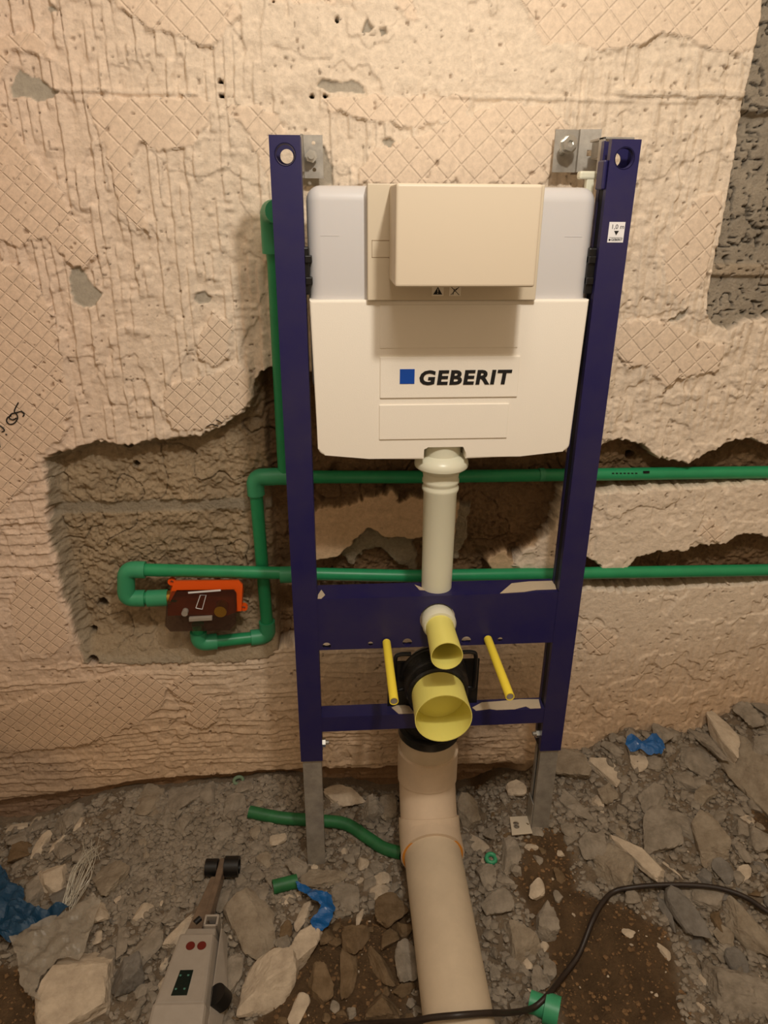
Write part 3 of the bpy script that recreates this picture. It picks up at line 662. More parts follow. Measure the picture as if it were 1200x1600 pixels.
# tee and riser behind left post
ri = at(445, 740, Y=YU)
tube('tee_socket', [(ri[0]-.03, YU, P1[2][2]), (ri[0]+.03, YU, P1[2][2])], .0167, greenf, t1, 22)
rt = at(424, 352, Y=.16)
tube('riser', [(ri[0], YU, P1[2][2]), (ri[0], YU-.004, P1[2][2]+.06), (rt[0]+.002, .168, .98), (rt[0], .160, 1.02)]+[(rt[0], .155, 1.045)], .0125, green, t1, 20)
tube('elbow', spline([(rt[0], .16, .995), (rt[0], .158, 1.035), (rt[0]+.002, .145, 1.055), (rt[0]+.012, .11, 1.057)], 5), .0167, greenf, t1, 22)
c1 = at(700, 746, Y=YU); tube('coupling_socket', [(at(842, 742, Y=YU)[0], YU, P1[1][2]-.0005), (at(850, 742, Y=YU)[0], YU, P1[1][2]-.0005)], .0135, greenf, t1, 20)
mk_ = at(1007, 737, Y=YU-.0127)
B = [(1.35, YL+.004, at(1200, 897, Y=YL)[2]), (at(640, 900, Y=YL)[0], YL, at(640, 900, Y=YL)[2]), (at(197, 890, Y=YL-.005)[0], YL-.004, at(197, 890, Y=YL-.005)[2]), (at(197, 935, Y=YL)[0], YL-.0, at(197, 935, Y=YL)[2]), (at(290, 934, Y=.205)[0], .205, at(290, 934, Y=.205)[2])]
t2, P2 = pipe_run('water_pipe', 'lower green water pipe looping round to the left side of the orange valve box', B, [2, 3])
q = at(240, 935, Y=.2); tube('transition_socket', [(q[0]-.012, .2005, q[2]), (q[0]+.028, .2015, q[2])], .0167, greenf, t2, 22)
tube('brass_end', [(q[0]+.027, .2015, q[2]), (q[0]+.035, .2015, q[2])], .0145, brass, t2, 20)
q = at(450, 897, Y=.2); tube('coupling_socket', [(q[0]-.015, YL-.002, q[2]), (q[0]+.025, YL-.002, q[2])], .0165, greenf, t2, 22)
for nm_, px_, s_ in (('pipe_print', 1000, 1),):
    q = at(1010, 737, Y=YU-.0115); box('pipe_print', q[0]-.006, q[0]+.006, YU-.0129, YU-.0100, q[2]-.003, q[2]+.001, inkm, t1, bev=0)
    for k_ in range(7): q = at(958+k_*6, 739, Y=YU-.0115); box('pipe_print', q[0]-.002, q[0]+.002, YU-.0128, YU-.011, q[2]-.0012, q[2]+.0004, inkm, t1, bev=0)

# orange valve box
vb = empty('valve_box', tuple(at(320, 945, Y=.2)), 'orange concealed valve box with smoked clear cover in the wall recess', 'valve box')
def vq(x, y, Y): return tuple(at(x, y, Y=Y))
fo = [(270, 921), (367, 917), (373, 928), (371, 972), (360, 986), (262, 986), (257, 975), (262, 938)]
bk = [(268, 908), (378, 908), (383, 920), (382, 955), (372, 985), (262, 985), (262, 940), (266, 915)]
Yf, Yk = .172, .222
def loft(name, a, b, Ya, Yb, m, parent, open_front=False):
    bm = bmesh.new(); A_ = [bm.verts.new(vq(x, y, Ya)) for x, y in a]; B_ = [bm.verts.new(vq(x, y, Yb)) for x, y in b]; n = len(a)
    if not open_front: bm.faces.new(A_)
    bm.faces.new(B_)
    for i in range(n): bm.faces.new((A_[i], A_[(i+1) % n], B_[(i+1) % n], B_[i]))
    return from_bm(name, bm, m, parent)
bo = loft('housing', [(270, 921), (366, 917), (374, 926), (373, 955), (352, 962), (300, 960), (262, 962), (263, 938)], [(268, 910), (376, 908), (381, 918), (379, 950), (355, 962), (300, 962), (264, 962), (264, 936)], .192, Yk, orange, vb)
# orange rim top band
loft('housing_rim', [(272, 908), (373, 907), (379, 914), (377, 955), (371, 955), (369, 925), (364, 921), (276, 922), (266, 940), (264, 935)], [(274, 906), (373, 905), (380, 912), (378, 953), (372, 953), (370, 923), (365, 919), (277, 920), (267, 938), (265, 933)], .172, .196, orange, vb)
loft('smoked_cover', [(268, 924), (366, 921), (370, 928), (368, 974), (359, 985), (266, 987), (258, 978), (260, 945)], [(268, 922), (367, 919), (371, 926), (369, 973), (360, 984), (266, 986), (258, 977), (260, 943)], .166, .190, smoke, vb)
for x, y in ((269, 908), (381, 948)):
    q = vq(x, y, .2); tube('screw_ear', [(q[0], .196, q[2]), (q[0], .203, q[2])], .008, orange, vb, 16, inner=.0045)
q = vq(347, 946, .19); tube('valve_cap', [(q[0], .165, q[2]), (q[0], .192, q[2])], .012, brass, vb, 20)
q = vq(289, 957, .16); tube('knob', [(q[0], .155, q[2]), (q[0], .168, q[2])], .006, greenf if 0 else toolg, vb, 16)
q0 = vq(296, 966, .165); q1 = vq(332, 964, .165); hull('lever', [(q0[0], .158, q0[2]-.004), (q0[0], .158, q0[2]+.004), (q1[0], .158, q1[2]-.004), (q1[0], .158, q1[2]+.004), (q0[0], .166, q0[2]-.004), (q0[0], .166, q0[2]+.004), (q1[0], .166, q1[2]-.004), (q1[0], .166, q1[2]+.004)], toolg, vb, bev=.001)
q0 = vq(294, 926, .165); q1 = vq(345, 922, .165); hull('cover_label', [(q0[0], .1645, q0[2]-.002), (q0[0], .1645, q0[2]+.002), (q1[0], .1645, q1[2]-.002), (q1[0], .1645, q1[2]+.002), (q0[0], .166, q0[2]), (q1[0], .166, q1[2])], whitel, vb, bev=0)
tube('lever_guide', [vq(x, y, .1645) for x, y in ((306, 950), (313, 930), (322, 930), (316, 952), (306, 950))], .0008, whitel, vb, 6)

# ------------------------------------------------------------------ loose things on the ground
def laid(px, py, r=0.): p = onG(px, py); return (p[0], p[1], p[2]+r)
lo_ = tube('pipe_offcut', spline([laid(390, 1275, .012), laid(440, 1284, .011), laid(495, 1288, .011), laid(540, 1294, .012), (lambda q: q)(laid(575, 1316, .012)), laid(600, 1332, .012), laid(627, 1342, .016)], 6), .0132, greend, None, 18, inner=.0025)
tag(lo_, 'long bent offcut of green pipe lying across the rubble behind the left leg', 'pipe offcut')
so = tube('pipe_offcut', [laid(427, 1393, .012), laid(465, 1384, .013)], .0135, greend, None, 20, inner=.003); tag(so, 'short straight green pipe offcut above the blue plastic scrap', 'pipe offcut')
def ring(px, py, R_, r_, m, label, tilt):
    p = Vector(laid(px, py, .006)); bm = bmesh.new(); n = 24; k = 10; V = []; F = []
    M = Matrix.Rotation(tilt, 3, 'X')
    for i in range(n):
        a = 2*math.pi*i/n
        for j in range(k):
            b = 2*math.pi*j/k; V.append(p+M @ Vector(((R_+r_*math.cos(b))*math.cos(a), (R_+r_*math.cos(b))*math.sin(a), r_*1.3*math.sin(b))))
            F.append((i*k+j, ((i+1) % n)*k+j, ((i+1) % n)*k+(j+1) % k, i*k+(j+1) % k))
    bm.free(); return tag(mk('pipe_ring', V, F, m, None, True), label, 'ring')
ring(767, 1345, .009, .0045, greenf, 'small bright green pipe ring on the rubble right of the cream pipe', .2)
ring(373, 1223, .010, .004, mat('faded_green', (120, 140, 112), .8), 'faded dusty green pipe ring by the wall left of the left leg', .1)
gf = empty('pipe_coupling', laid(848, 1585, .0), 'broken green plastic coupling under the cable at the bottom edge', 'coupling')
a_ = laid(826, 1574, .016); b_ = laid(872, 1592, .016)
tube('socket', [a_, tuple(Vector(a_).lerp(Vector(b_), .5)), tuple(Vector(a_).lerp(Vector(b_), .52)), b_], [.0175, .0175, .0235, .0235], greenf, gf, 24, inner=.004)
cbp = [onG(430, 1618, .006), onG(560, 1601, .006), at(640, 1596, Z=-.085), at(676, 1590, Z=-.052), at(720, 1586, Z=-.036), at(765, 1583, Z=-.058), at(800, 1582, Z=-.11), onG(832, 1575, .03), onG(855, 1556, .034), onG(880, 1525, .012), onG(905, 1490, .008), onG(925, 1440, .010), onG(940, 1412, .012), onG(958, 1394, .014), onG(985, 1387, .02), onG(1030, 1383, .02), onG(1080, 1383, .02), onG(1125, 1388, .02), onG(1165, 1402, .02), onG(1200, 1425, .016), onG(1260, 1465, .01)]
cb = tube('cable', spline([tuple(p) for p in cbp], 8), .0048, cablem, None, 12); tag(cb, 'dark rubber cable snaking over the cream pipe and the rubble at lower right', 'cable')

def patch(name, poly, m, label, cat, H=.012, seed=1, base=.004, step=.006, zfn=None, parent=None):
    W = [onG(x, y)[:2] for x, y in poly]; xs = [w_[0] for w_ in W]; ys = [w_[1] for w_ in W]; n = len(W)
    P2_ = [tuple(w_) for w_ in W]; pts = []
    X, Y = np.meshgrid(np.arange(min(xs), max(xs), step), np.arange(min(ys), max(ys), step)); X = X.ravel()+rnd.random()*.001; Y = Y.ravel()
    s = sdf(P2_, X, Y); X, Y = X[s > step*.4], Y[s > step*.4]
    # jagged edge
    E_ = []
    for i in range(n):
        a, b = np.array(P2_[i]), np.array(P2_[(i+1) % n]); L = np.linalg.norm(b-a); kN = max(1, int(L/step))
        for j in range(kN): E_.append(tuple(a+(b-a)*j/kN+np.array([rnd.uniform(-1, 1), rnd.uniform(-1, 1)])*.0012))
    vs = [Vector(p) for p in E_]+[Vector((x, y)) for x, y in zip(X, Y)]
    r = delaunay_2d_cdt(vs, [], [list(range(len(E_)))], 1, 1e-6)
    vx = np.array([v.x for v in r[0]]); vy = np.array([v.y for v in r[0]])
    z = gz(vx, vy)+base+H*(.5+.5*(1-2*np.abs(fbm(vx*22, vy*22, 300+seed, 3))))+H*.22*fbm(vx*60, vy*60, 310+seed, 2)
    o = mk(name, list(zip(vx, vy, z)), [tuple(f) for f in r[2]], m, parent, False)
    md = o.modifiers.new('thickness', 'SOLIDIFY'); md.thickness = .0006
    if label: tag(o, label, cat)
    return o
patch('plastic_scrap', [(978,1162),(990,1160),(1000,1168),(1012,1165),(1022,1160),(1034,1168),(1036,1182),(1030,1192),(1010,1193),(1000,1185),(984,1183),(975,1172)], bluebag, 'crumpled bright blue plastic scrap on the rubble right of the frame', 'plastic scrap', .022, 1, .006, .004)
patch('plastic_scrap', [(463,1394),(478,1396),(500,1408),(518,1413),(524,1430),(520,1450),(510,1466),(498,1473),(487,1462),(486,1450),(498,1440),(503,1430),(492,1422),(480,1412),(466,1404)], bluebag, 'curved blue plastic scrap right of the short green offcut', 'plastic scrap', .018, 2, .012, .004)
patch('plastic_bag', [(-40,1360),(0,1366),(14,1378),(22,1398),(44,1410),(42,1428),(70,1440),(103,1434),(112,1440),(90,1456),(60,1465),(20,1485),(0,1482),(-40,1478)], bluebag2, 'dark blue crumpled plastic bag at the left edge', 'plastic bag', .03, 3, .012, .005)
patch('plastic_sheet', [(20,1484),(50,1468),(90,1452),(118,1440),(150,1418),(163,1430),(152,1465),(140,1500),(128,1518),(95,1520),(70,1545),(62,1575),(72,1590),(55,1582),(38,1560),(34,1520)], clearp, 'dusty crumpled clear plastic sheet beside the blue bag', 'plastic sheet', .022, 4, .022, .006)
wb = empty('wire_bundle', laid(115, 1440), 'fanned bundle of thin shiny wires above the clear plastic sheet', 'wire')
for i in range(26):
    a = laid(104+rnd.uniform(-8, 14), 1436+rnd.uniform(-6, 8), .03); e = (142+rnd.uniform(-16, 26), 1332+rnd.uniform(-8, 40))
    mid = laid(138+rnd.uniform(-18, 14), 1395+rnd.uniform(-8, 8), .05+rnd.uniform(0, .02)); mid2 = laid((e[0]+138)/2+rnd.uniform(2, 12), 1362, .055+rnd.uniform(-.01, .01))
    tube('wire', spline([a, mid, mid2, laid(*e, .04+rnd.uniform(-.02, .02))], 5), .00045, wirem, wb, 6)

# grey hand tool
ORG = Vector(laid(300, 1548, .0)); tip = Vector(laid(345, 1335, .0)); yd = (tip-ORG); yd.z = 0; Lt = yd.length; yd.normalize(); yd = Vector((yd.x, yd.y, .02)).normalized(); xd = yd.cross(Vector((0, 0, 1))).normalized(); zd = xd.cross(yd)
TM = Matrix((xd, yd, zd)).transposed()
tl = empty('hand_tool', ORG, 'grey plastic hand tool with two red dots and a dark window on the rubble', 'tool')
def tp(x, y, z): return ORG+TM @ Vector((x, y, z+.012))
def thull(name, pts, m, parent=tl, bev=.003): return hull(name, [tp(*p) for p in pts], m, parent, bev)
w0, w1 = .043, .031
bdT = thull('body', [(-w0, -.06, 0), (w0+.012, -.06, 0), (-w0, -.06, .05), (w0-.004, -.06, .05), (-w1, .068, .0), (w1+.012, .068, 0), (-w1, .068, .042), (w1-.002, .068, .042)], toolg, bev=.005)
thull('end_cap', [(-w0-.003, -.105, 0), (w0+.01, -.105, 0), (-w0-.003, -.105, .045), (w0, -.105, .045), (-w0-.003, -.056, 0), (w0+.012, -.056, 0), (-w0-.001, -.056, .054), (w0-.002, -.056, .054)], toolg, bev=.006)
for xx in (-.006, .0135): tube('red_dot', [tp(xx, .042, .040), tp(xx, .042, .0445)], .0078, redd, bdT, 20)
dz = lambda y: .042+(.068-y)/.128*.008
w_ = [(-.018, -.045), (.008, -.045), (.009, -.002), (-.013, -.002)]
thull('window', [(x, y, dz(y)+.0006) for x, y in w_]+[(x, y, dz(y)-.002) for x, y in w_], dispm, bdT, 0)
for x, y in ((-.01, -.012), (.003, -.012), (-.012, -.035), (.002, -.035)): thull('window_segment', [(x-.002, y-.002, dz(y)+.0004), (x+.002, y-.002, dz(y)+.0004), (x+.002, y+.002, dz(y)+.0004), (x-.002, y+.002, dz(y)+.0012)], dispg, bdT, 0)
thull('neck', [(-.026, .068, .0), (.034, .068, 0), (-.026, .068, .034), (.030, .068, .034), (-.023, .085, 0), (.033, .085, 0), (-.023, .085, .030), (.029, .085, .030)], toolg, bev=.003)
sk = [thull('square_socket', [(x0_, y0_, z_) for x0_ in (a0, a1) for y0_ in (b0, b1) for z_ in (.002, .036)], toolg, bev=.001) for a0, a1, b0, b1 in ((.006, .010, .084, .106), (.028, .032, .084, .106), (.006, .032, .084, .088), (.006, .032, .103, .107))]
thull('socket_floor', [(x0_, y0_, z_) for x0_ in (.008, .03) for y0_ in (.086, .105) for z_ in (.002, .016)], blackp, bev=0)
sd2 = thull('side_grip', [(w1+.002, .09, .0), (w0+.022, -.09, 0), (w1+.016, .09, .0), (w0+.024, -.02, 0), (w1+.006, .09, .028), (w0+.004, -.09, .034), (w1+.010, .03, .030)], toolg, bev=.003)
tube('grip_opening', [tp(w0+.019, -.035, .014), tp(w0+.008, -.035, .034)], .018, blackp, sd2, 24)
thull('arm', [(-.026, .084, .002), (.004, .084, .002), (-.024, .084, .026), (.002, .084, .026), (-.004, .195, .006), (.014, .195, .006), (-.002, .195, .026), (.012, .195, .026)], toolsm, bev=.003)
thull('arm', [(.0, .10, .002), (.014, .10, .002), (.002, .10, .028), (.012, .10, .028), (.006, .235, .008), (.024, .235, .008), (.008, .235, .028), (.022, .235, .028)], toolsm, bev=.003)
tube('arm_slot', [tp(-.012, .097, .0262), tp(-.004, .106, .0266)], .0055, blackp, tl, 14)
tube('roller', [tp(.020, .222, .018), tp(.048, .222, .018)], [.0195, .0195], blackp, tl, 28, inner=.006)
tube('roller', [tp(-.018, .222, .016), tp(.006, .222, .016)], .0165, blackp, tl, 28)

# ------------------------------------------------------------------ rubble stones
def rockmat(name, c, c2, bump=.55):
    m = mat(name, c, .93, bump=bump, bscale=130, col2=c2, vscale=38, spec=.15); return m
RM = {'g': rockmat('grey_mortar', (154, 143, 128), (124, 114, 100)), 'c': rockmat('cream_plaster_chunk', (198, 182, 160), (172, 156, 136), .45), 'd': rockmat('soil_stained_mortar', (124, 104, 80), (98, 80, 58)),
      'b': rockmat('blue_grey_stone', (128, 122, 114), (104, 98, 90), .35), 's': rockmat('sandy_clod', (160, 147, 128), (134, 120, 102), .9)}
def ico(sub):
    bm = bmesh.new(); bmesh.ops.create_icosphere(bm, subdivisions=sub, radius=1); V = np.array([v.co[:] for v in bm.verts]); F = [tuple(v.index for v in f.verts) for f in bm.faces]; bm.free()
    return V/np.linalg.norm(V, axis=1)[:, None], F
ICO = {k: ico(k) for k in (1, 2, 3, 4)}
def rock_mesh(sub, w, h, t, seed, rough=.05):
    r = np.random.RandomState(seed); D, F = ICO[sub]
    n = r.normal(size=(8, 3)); n /= np.linalg.norm(n, axis=1)[:, None]; n = np.vstack([n, [[0, 0, 1], [.15, .1, -1], [r.uniform(-.3, .3), 0, 1]]]); n /= np.linalg.norm(n, axis=1)[:, None]
    dd = r.uniform(.42, .9, len(n)); dd[-3] = .6; dot = D @ n.T; rad = np.where(dot > .05, dd/np.maximum(dot, .05), 9).min(1); rad = np.minimum(rad, 1.3)
    P = D*rad[:, None]; P = P/np.abs(P).max(0)
    q = D*2.2+r.uniform(0, 50, 3)
    nz = fbm(q[:, 0]+q[:, 2]*.7, q[:, 1]-q[:, 2]*.6, seed % 97, 4)*rough*2.2+fbm(q[:, 0]*4+q[:, 2]*3, q[:, 1]*4-q[:, 2]*3, seed % 89, 3)*rough
    P = P*(1+nz[:, None]); P = P*np.array([w/2, h/2, t/2]); return P, F
import colorsys
STONES = []
def stone(px, py, wpx, hpx, ang, kind, label=None, group=None, thick=None, seed=None, tilt=None):
    seed = seed or int(px*7+py*13); r = random.Random(seed)
    c = onG(px, py); dpt = depth(c); w = wpx*dpt/FPX; el = math.atan((py-800)/FPX)+PITCH; h = hpx*dpt/FPX/max(.45, math.sin(el)*.85)
    t = thick if thick else min(w, h)*r.uniform(.42, .62); t = min(t, .05)
    c = onG(px, py, t*.28)
    sub = 4 if max(w, h) > .055 else 3 if max(w, h) > .018 else 2
    P, F = rock_mesh(sub, w, h, t, seed, .06 if kind in 'gs' else .04)
    a = math.radians(-ang); M = np.array(Matrix.Rotation(a, 3, 'Z') @ Matrix.Rotation(math.radians(r.uniform(-9, 9) if tilt is None else tilt), 3, 'X') @ Matrix.Rotation(math.radians(r.uniform(-9, 9)), 3, 'Y'))
    g0 = float(gz(c[0], c[1])[0]); e = .015
    gx = float(gz(c[0]+e, c[1])[0]-gz(c[0]-e, c[1])[0])/(2*e); gy = float(gz(c[0], c[1]+e)[0]-gz(c[0], c[1]-e)[0])/(2*e)
    P = P @ M.T; P[:, 2] += np.clip(gx, -.5, .5)*P[:, 0]*.7+np.clip(gy, -.5, .5)*P[:, 1]*.7
    o = mk('rubble_stone', P, F, RM[kind], None, False); o.location = (c[0], min(c[1], .195-.3*h), g0+t*.28)
    tag(o, label, 'stone', group); STONES.append((c[0], c[1], max(w, h)*.5, min(w, h)*.5)); return o
AUTH = [
(130,1545,128,112,10,'c','large pale cream lump at the lower left, on the edge of the clear plastic',.055),
(87,1372,58,42,0,'c','pale flat-topped lump left of the wire bundle',.035),
(100,1405,48,28,10,'b','grey stone under the pale lump beside the wires',None),
(170,1378,60,52,0,'s','brownish grey lump right of the wire bundle',None),
(224,1424,48,20,-15,'c','thin cream shard in the rubble left of the tool neck',None),
(189,1470,22,50,-12,'g','narrow upright grey slab left of the tool body',None),
(226,1483,48,50,20,'g','rounded grey stone touching the narrow upright slab',None),
(207,1522,72,50,5,'b','wide grey block between the cream lump and the tool',None),
(158,1506,42,34,0,'g','grey stone above the large cream lump at lower left',None),
(282,1454,26,46,25,'c','elongated pale cream stone leaning by the tool body',None),
(290,1237,62,40,-30,'g','large flat grey slab near the wall left of the frame',.02),
(325,1232,30,30,0,'g','rounded grey stone right of the flat slab by the wall',None),
(235,1240,48,40,0,'s','sandy clod left of the flat slab by the wall',.02),
(32,1292,44,17,-32,'c','pale long chip on the heap at the far left',None),
(65,1272,24,22,0,'c','small pale stone topmost on the left heap',None),
(66,1289,52,13,-22,'g','thin grey slat-like chip on the left heap',None),
(101,1331,38,28,-10,'g','grey triangular stone in the left heap',None),
(67,1321,24,32,15,'c','cream angular stone in the left heap',None),
(85,1324,13,36,30,'c','thin cream sliver in the left heap',None),
(27,1338,40,36,0,'d','brown-grey round stone in the left heap above the blue bag',None),
(126,1286,14,19,10,'c','small white chip on the left heap',None),
(106,1283,44,42,0,'g','broad grey stone behind the small white chip on the left heap',None),
(36,1312,50,18,-10,'g','flat grey stone below the pale long chip at far left',None),
(52,1390,40,50,20,'g','grey stone beside the top of the blue bag',None),
(345,1300,38,22,0,'g','flat grey stone above the tool rollers',None),
(354,1398,30,42,0,'g','upright grey stone right of the tool arm',None),
(406,1398,32,34,0,'g','grey stone left of the short green offcut',None),
(388,1450,88,80,-15,'s','broad crumbly grey slab right of the tool body',.03),
(360,1520,40,60,0,'g','grey crumbly lump beside the tool grip',None),
(410,1542,128,54,-40,'c','big pale pinkish wedge of plaster at lower left of the cream pipe',.05),
(472,1486,52,60,15,'c','cream angular block below the curved blue scrap',.04),
(475,1429,24,44,10,'c','small white chip inside the curve of the blue scrap',.014),
(442,1407,38,14,-22,'c','thin pale chip under the short green offcut',.008),
(512,1374,86,32,-8,'s','long flat grey lump right of the left leg foot',.02),
(548,1399,58,38,-25,'g','grey slab right above the curved blue scrap',.016),
(541,1246,72,26,3,'c','long ribbed cream lump against the wall behind the left leg',.03),
(490,1238,30,18,0,'c','cream lump peeping behind the left leg by the wall',None),
(603,1250,34,48,0,'s','brownish stone against the cream pipe by the wall',None),
(598,1373,28,18,-5,'c','small cream block near the pipe gasket, left side',None),
(593,1396,34,28,0,'c','cream stone below the small cream block by the pipe',None),
(566,1352,22,26,0,'c','ribbed cream plaster bit below the bent green offcut',None),
(560,1433,13,26,20,'c','thin cream chip on the dark stones left of the pipe',None),
(556,1466,46,42,0,'d','round dark stone between the blue scrap and the pipe',None),
(606,1428,68,40,-32,'d','long dark earth-stained stone left of the pipe',None),
(546,1526,30,78,0,'d','long dark stone pointing down to the bottom edge',None),
(497,1545,48,58,0,'d','round brown stone right of the pinkish wedge',None),
(598,1512,30,52,-30,'d','dark oval stone left of the cream pipe',None),
(636,1506,38,50,0,'g','grey stone touching the left side of the cream pipe',None),
(592,1580,62,46,0,'d','wide brown stone at the bottom edge by the cable',None),
(467,1577,26,38,20,'c','small pale shard at the bottom edge below the wedge',.01),
(462,1354,34,28,-20,'g','grey stone left of the left leg foot',None),
(580,1270,50,30,0,'g','grey lumps above the bend of the green offcut',None),
(1117,1140,42,58,-10,'c','pale ribbed cream lump against the wall at right',.045),
(1090,1135,22,50,-12,'g','narrow grey slab leaning beside the ribbed cream lump',None),
(1078,1180,72,40,0,'g','flat grey slab right of the bright blue scrap',.018),
(1178,1210,86,92,10,'s','big grey block at the right edge',.05),
(1017,1254,54,36,0,'g','smooth grey stone below the bright blue scrap',.03),
(1030,1305,66,66,30,'g','broad grey slab in the right-hand rubble, left of its twin',.028),
(1062,1290,38,60,-35,'g','grey wedge lodged between two broad slabs at right',.022),
(1114,1313,62,60,0,'s','rough sandy block right of the grey wedge',.035),
(1062,1218,60,22,5,'g','flat grey stone under the slab right of the blue scrap',None),
(896,1258,28,52,-35,'g','pale grey slanted stone right of the right leg',None),
(946,1199,44,36,-10,'c','cream angular stone left of the bright blue scrap',.02),
(995,1190,34,18,25,'c','cream stone under the bright blue scrap',.014),
(958,1168,38,14,25,'g','thin grey stone left above the bright blue scrap',None),
(900,1192,80,48,0,'s','cracked sandy clod directly right of the right leg',.03),
(921,1319,54,34,-5,'g','flat grey stone above the bare soil, right of the foot plate',.02),
(934,1254,24,24,0,'c','small cream block right of the slanted stone',None),
(963,1362,64,52,-20,'s','rounded rough stone where the cable bends',.035),
(1008,1347,40,82,-32,'c','cream-edged slab leaning behind the cable',.03),
(1051,1360,7,38,-30,'c','thin cream splinter behind the cable',.007),
(1074,1126,15,30,-20,'g','small upright grey stone at the wall right of the frame',None),
(1170,1118,40,28,0,'g','grey stone against the wall near the right edge',None),
(1140,1150,24,26,0,'g','small grey stone right of the ribbed cream lump',None),
(1187,1165,40,20,5,'g','flat grey stone at the right edge near the wall',None),
(806,1236,32,22,0,'c','pale stone behind the right leg foot plate',None),
(725,1243,20,26,0,'b','small dark grey stone right of the cream elbow',None),
(737,1275,36,48,-15,'s','rough lump close to the cream elbow, right side',.03),
(768,1303,24,36,-15,'g','smooth grey stone above the green ring',None),
(751,1322,38,36,0,'c','cream triangular stone left above the green ring',.018),
(796,1338,38,46,0,'g','grey crumbly stone right of the green ring',.02),
(757,1368,36,34,0,'g','grey stone just below the green ring',None),
(788,1372,26,26,-40,'g','small grey stone right below the green ring',None),
(772,1413,64,34,12,'g','smooth light grey slab right of the cream pipe',.02),
(853,1441,42,42,20,'g','wedge-shaped grey stone alone on the bare soil',.032),
(811,1467,62,58,0,'s','crumbly grey lump beside the cream pipe',.028),
(802,1511,28,20,0,'g','small light stone right of the cream pipe near the bottom',None),
(840,1534,40,36,0,'g','grey stone just above the broken green coupling',.018),
(824,1503,16,18,0,'c','tiny pale stone near the crumbly lump',None),
(1167,1448,48,84,-32,'s','pale rough chunk inside the cable loop at right',.04),
(1140,1540,150,62,42,'g','largest long grey chunk at the lower right corner',.05),
(1078,1435,48,66,-20,'b','angular dark grey block left of the pale rough chunk',.04),
(1096,1400,74,26,8,'g','long grey stone right under the cable',.025),
(1040,1420,24,52,5,'b','bluish grey upright stone left of the dark block',None),
(1121,1436,22,34,0,'d','small dark block between larger blocks at right',None),
(1131,1364,36,36,20,'b','round dark stone right of the cable crest',None),
(1101,1368,26,22,-30,'b','dark stone partly behind the cable crest',None),
(1165,1368,28,20,25,'c','small white stone near the right edge above the cable',.014),
(1158,1328,18,30,0,'g','small oval grey stone near the right edge',None),
(1169,1282,26,13,35,'c','pale sliver near the right edge below the big block',.01),
(1180,1262,28,16,10,'g','flat grey stone below the big right-edge block',None),
(981,1456,24,14,10,'c','white chip on the red-brown soil inside the cable loop',.008),
(1040,1487,17,22,-35,'c','pinkish pale chip on the red-brown soil',.008),
(1095,1530,16,16,0,'c','tiny pale pebble beside the long grey chunk',None),
(1155,1507,40,42,0,'b','dark stone between the rough chunk and the long grey chunk',None),
(1133,1471,32,32,0,'s','round brownish stone above the long grey chunk',None),
(1090,1480,34,26,0,'b','dark flat stone below the angular dark block',None),
(987,1405,30,24,0,'g','grey stone just inside the cable bend',None),
(851,1482,18,13,0,'c','tiny cream pebble on soil beside the crumbly lump',None),
(1187,1537,15,32,25,'c','pinkish pale splinter near the lower right corner',.012),
(1096,1576,14,13,0,'c','tiny pinkish pebble below the long grey chunk',None),
]
for a in AUTH: stone(*a[:6], label=a[6], thick=a[7])
# filler stones, counted individually but alike within each patch of ground
ZONES = [
 ([(20,1262),(150,1250),(220,1225),(400,1222),(440,1290),(410,1390),(250,1400),(170,1360),(60,1350)], 60, (8,22), 'ggs', 'small grey mortar bit on the heap left of the left leg', 'small mortar bits on the left heap'),
 ([(150,1400),(330,1400),(340,1440),(240,1580),(150,1490)], 30, (12,30), 'ggbc', 'small grey rubble piece between the clear plastic and the tool', 'small rubble left of the tool'),
 ([(370,1300),(620,1340),(640,1420),(520,1440),(380,1440)], 50, (10,28), 'gggc', 'small grey rubble piece between the left leg and the cream pipe', 'small rubble around the left leg'),
 ([(350,1500),(480,1440),(640,1440),(655,1595),(360,1595)], 40, (12,32), 'dddg', 'small earth-stained stone in the dark soil left of the cream pipe', 'earth-stained stones left of the pipe'),
 ([(720,1230),(830,1290),(880,1330),(870,1560),(780,1560),(740,1400)], 38, (10,26), 'ggdc', 'small stone in the strip right of the cream pipe', 'small rubble right of the pipe'),
 ([(865,1190),(1000,1130),(1200,1110),(1215,1330),(900,1340)], 95, (10,34), 'gggs', 'small grey mortar bit in the rubble slope right of the right leg', 'small mortar bits on the right slope'),
 ([(1020,1400),(1210,1330),(1210,1600),(1090,1500)], 42, (12,34), 'bbgd', 'small dark stone among the blocks at the lower right', 'small dark stones at lower right'),
 ([(0,1380),(50,1420),(150,1350),(150,1430),(20,1470)], 16, (14,30), 'ggd', 'small grey stone around the blue bag', 'small stones around the blue bag')]
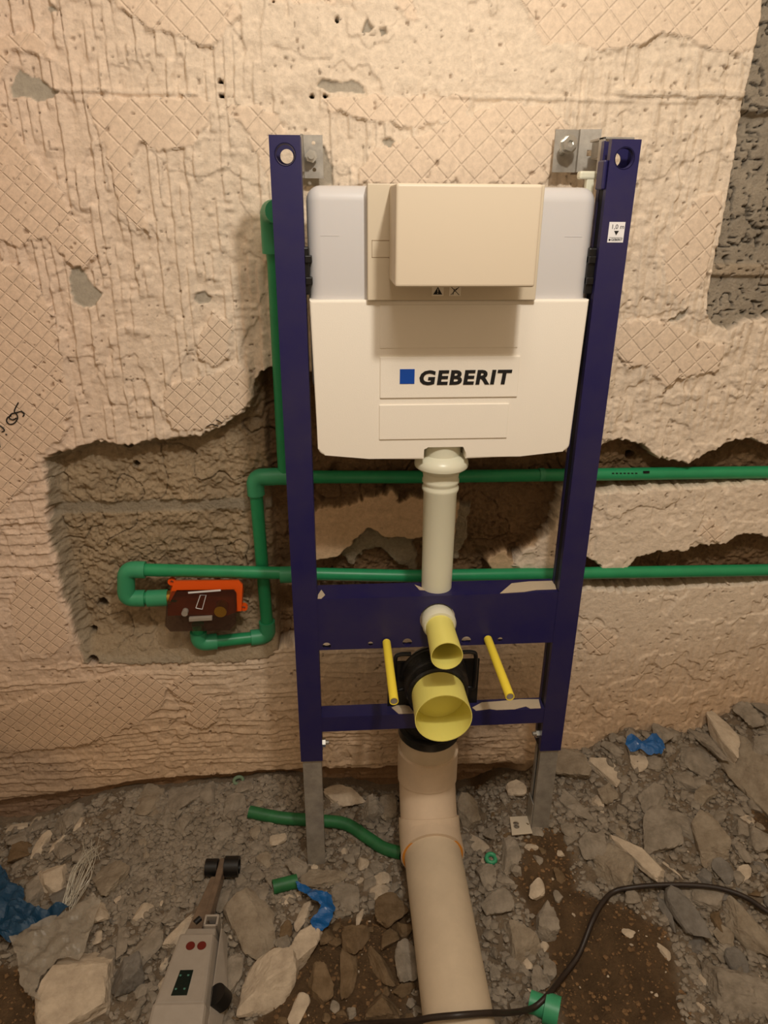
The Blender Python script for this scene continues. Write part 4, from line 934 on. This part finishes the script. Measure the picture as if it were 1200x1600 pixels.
for poly, N_, (lo_s, hi_s), kinds, lab_, grp in ZONES:
    xs = [p[0] for p in poly]; ys = [p[1] for p in poly]; got = 0; tries = 0
    while got < int(N_*.54) and tries < N_*60:
        tries += 1; x = rnd.uniform(min(xs), max(xs)); y = rnd.uniform(min(ys), max(ys))
        if sdf([(float(a), float(b)) for a, b in poly], np.array([x]), np.array([y]))[0] < 0: continue
        if 260 < x < 370 and y > 1330 and abs(x-(345-(y-1335)*.23)) < 50: continue
        if y > 1215 and 625+max(0, y-1330)*.12 < x < 725+max(0, y-1330)*.25: continue
        sz = lo_s+3+(hi_s-lo_s+6)*rnd.random()**1.4; g_ = onG(x, y); rr = sz*1.2/FPX*.5
        if any((g_[0]-a)**2+(g_[1]-b)**2 < (c_*.72+rr*.8)**2 for a, b, c_, e_ in STONES): continue
        stone(x, y, sz*rnd.uniform(.8, 1.3), sz*rnd.uniform(.5, .9), rnd.uniform(-60, 60), rnd.choice(kinds), label=lab_, group=grp, seed=rnd.randint(1, 10**6)); got += 1

# fine crumbs, uncountable
def crumbs(name, label, zones, m, seed, smin, smax, parent=None):
    r = np.random.RandomState(seed); D, F = ICO[1]; F = np.array(F); nv = len(D); V = []; FF = []; off = 0
    D0, F0 = np.array(D), F
    for (x0, x1, y0, y1), N_, cond in zones:
        X = r.uniform(x0, x1, N_); Y = r.uniform(y0, y1, N_); k = cond(X, Y); X, Y = X[k], Y[k]; Z = gz(X, Y); n = len(X)
        s = smin+(smax-smin)*r.random_sample(n)**2.5
        sc = s[:, None]*r.uniform(.55, 1.2, (n, 3))*np.array([1, 1, .75])
        P = D0[None]*(1+r.uniform(-.28, .28, (n, nv, 1)))*sc[:, None, :]
        a = r.uniform(0, 6.28, n); ca, sa = np.cos(a)[:, None], np.sin(a)[:, None]
        Px = P[..., 0]*ca-P[..., 1]*sa; Py = P[..., 0]*sa+P[..., 1]*ca
        P = np.stack([Px+X[:, None], Py+Y[:, None], P[..., 2]+(Z+s*.35)[:, None]], -1)
        V.append(P.reshape(-1, 3)); FF.append((F0[None]+(np.arange(n)*nv)[:, None, None]+off).reshape(-1, 3)); off += n*nv
    V = np.vstack(V); FF = np.vstack(FF).astype(np.int32); me = bpy.data.meshes.new(name)
    me.vertices.add(len(V)); me.vertices.foreach_set('co', V.astype(np.float32).ravel()); me.loops.add(FF.size); me.loops.foreach_set('vertex_index', FF.ravel())
    me.polygons.add(len(FF)); me.polygons.foreach_set('loop_start', (np.arange(len(FF))*3).astype(np.int32)); me.update(calc_edges=True)
    o = link(name, me, m, None, False); tag(o, label, 'rubble', kind='stuff'); return o
def inb(X, Y):
    k = np.full(len(X), -1.)
    for p in BROWN: k = np.maximum(k, sdf(p, X, Y))
    return k
notpipe = lambda X, Y: ~((np.abs(X) < .05) & (Y < .09))
crumbs('mortar_crumbs', 'fine grey mortar crumbs covering the ground between the stones', [((-1.0, -.02, -.42, .2), 12000, lambda X, Y: (inb(X, Y) < .005) & notpipe(X, Y)), ((.02, .9, -.42, .2), 11000, lambda X, Y: (inb(X, Y) < .005) & notpipe(X, Y)),
        ((-.65, -.27, -.08, .2), 6500, lambda X, Y: X < 9)], RM['g'], 5, .0020, .0095)
crumbs('small_rubble', 'small angular mortar lumps filling the gaps between the larger stones', [((-1.0, -.06, -.42, .19), 950, lambda X, Y: (inb(X, Y) < .0) & notpipe(X, Y)), ((.06, .9, -.42, .19), 1000, lambda X, Y: (inb(X, Y) < .0) & notpipe(X, Y))], RM['g'], 15, .006, .014)
crumbs('soil_granules', 'brown soil granules on the bare earth', [((-1., .9, -.42, .2), 16000, lambda X, Y: (inb(X, Y) > -.01) & notpipe(X, Y))], rockmat('brown_granule', (138, 108, 76), (104, 80, 56)), 6, .0012, .005)
crumbs('pale_chips', 'fine pale plaster chips scattered over the rubble', [((-1., .9, -.42, .2), 500, lambda X, Y: notpipe(X, Y))], RM['c'], 8, .0015, .005)
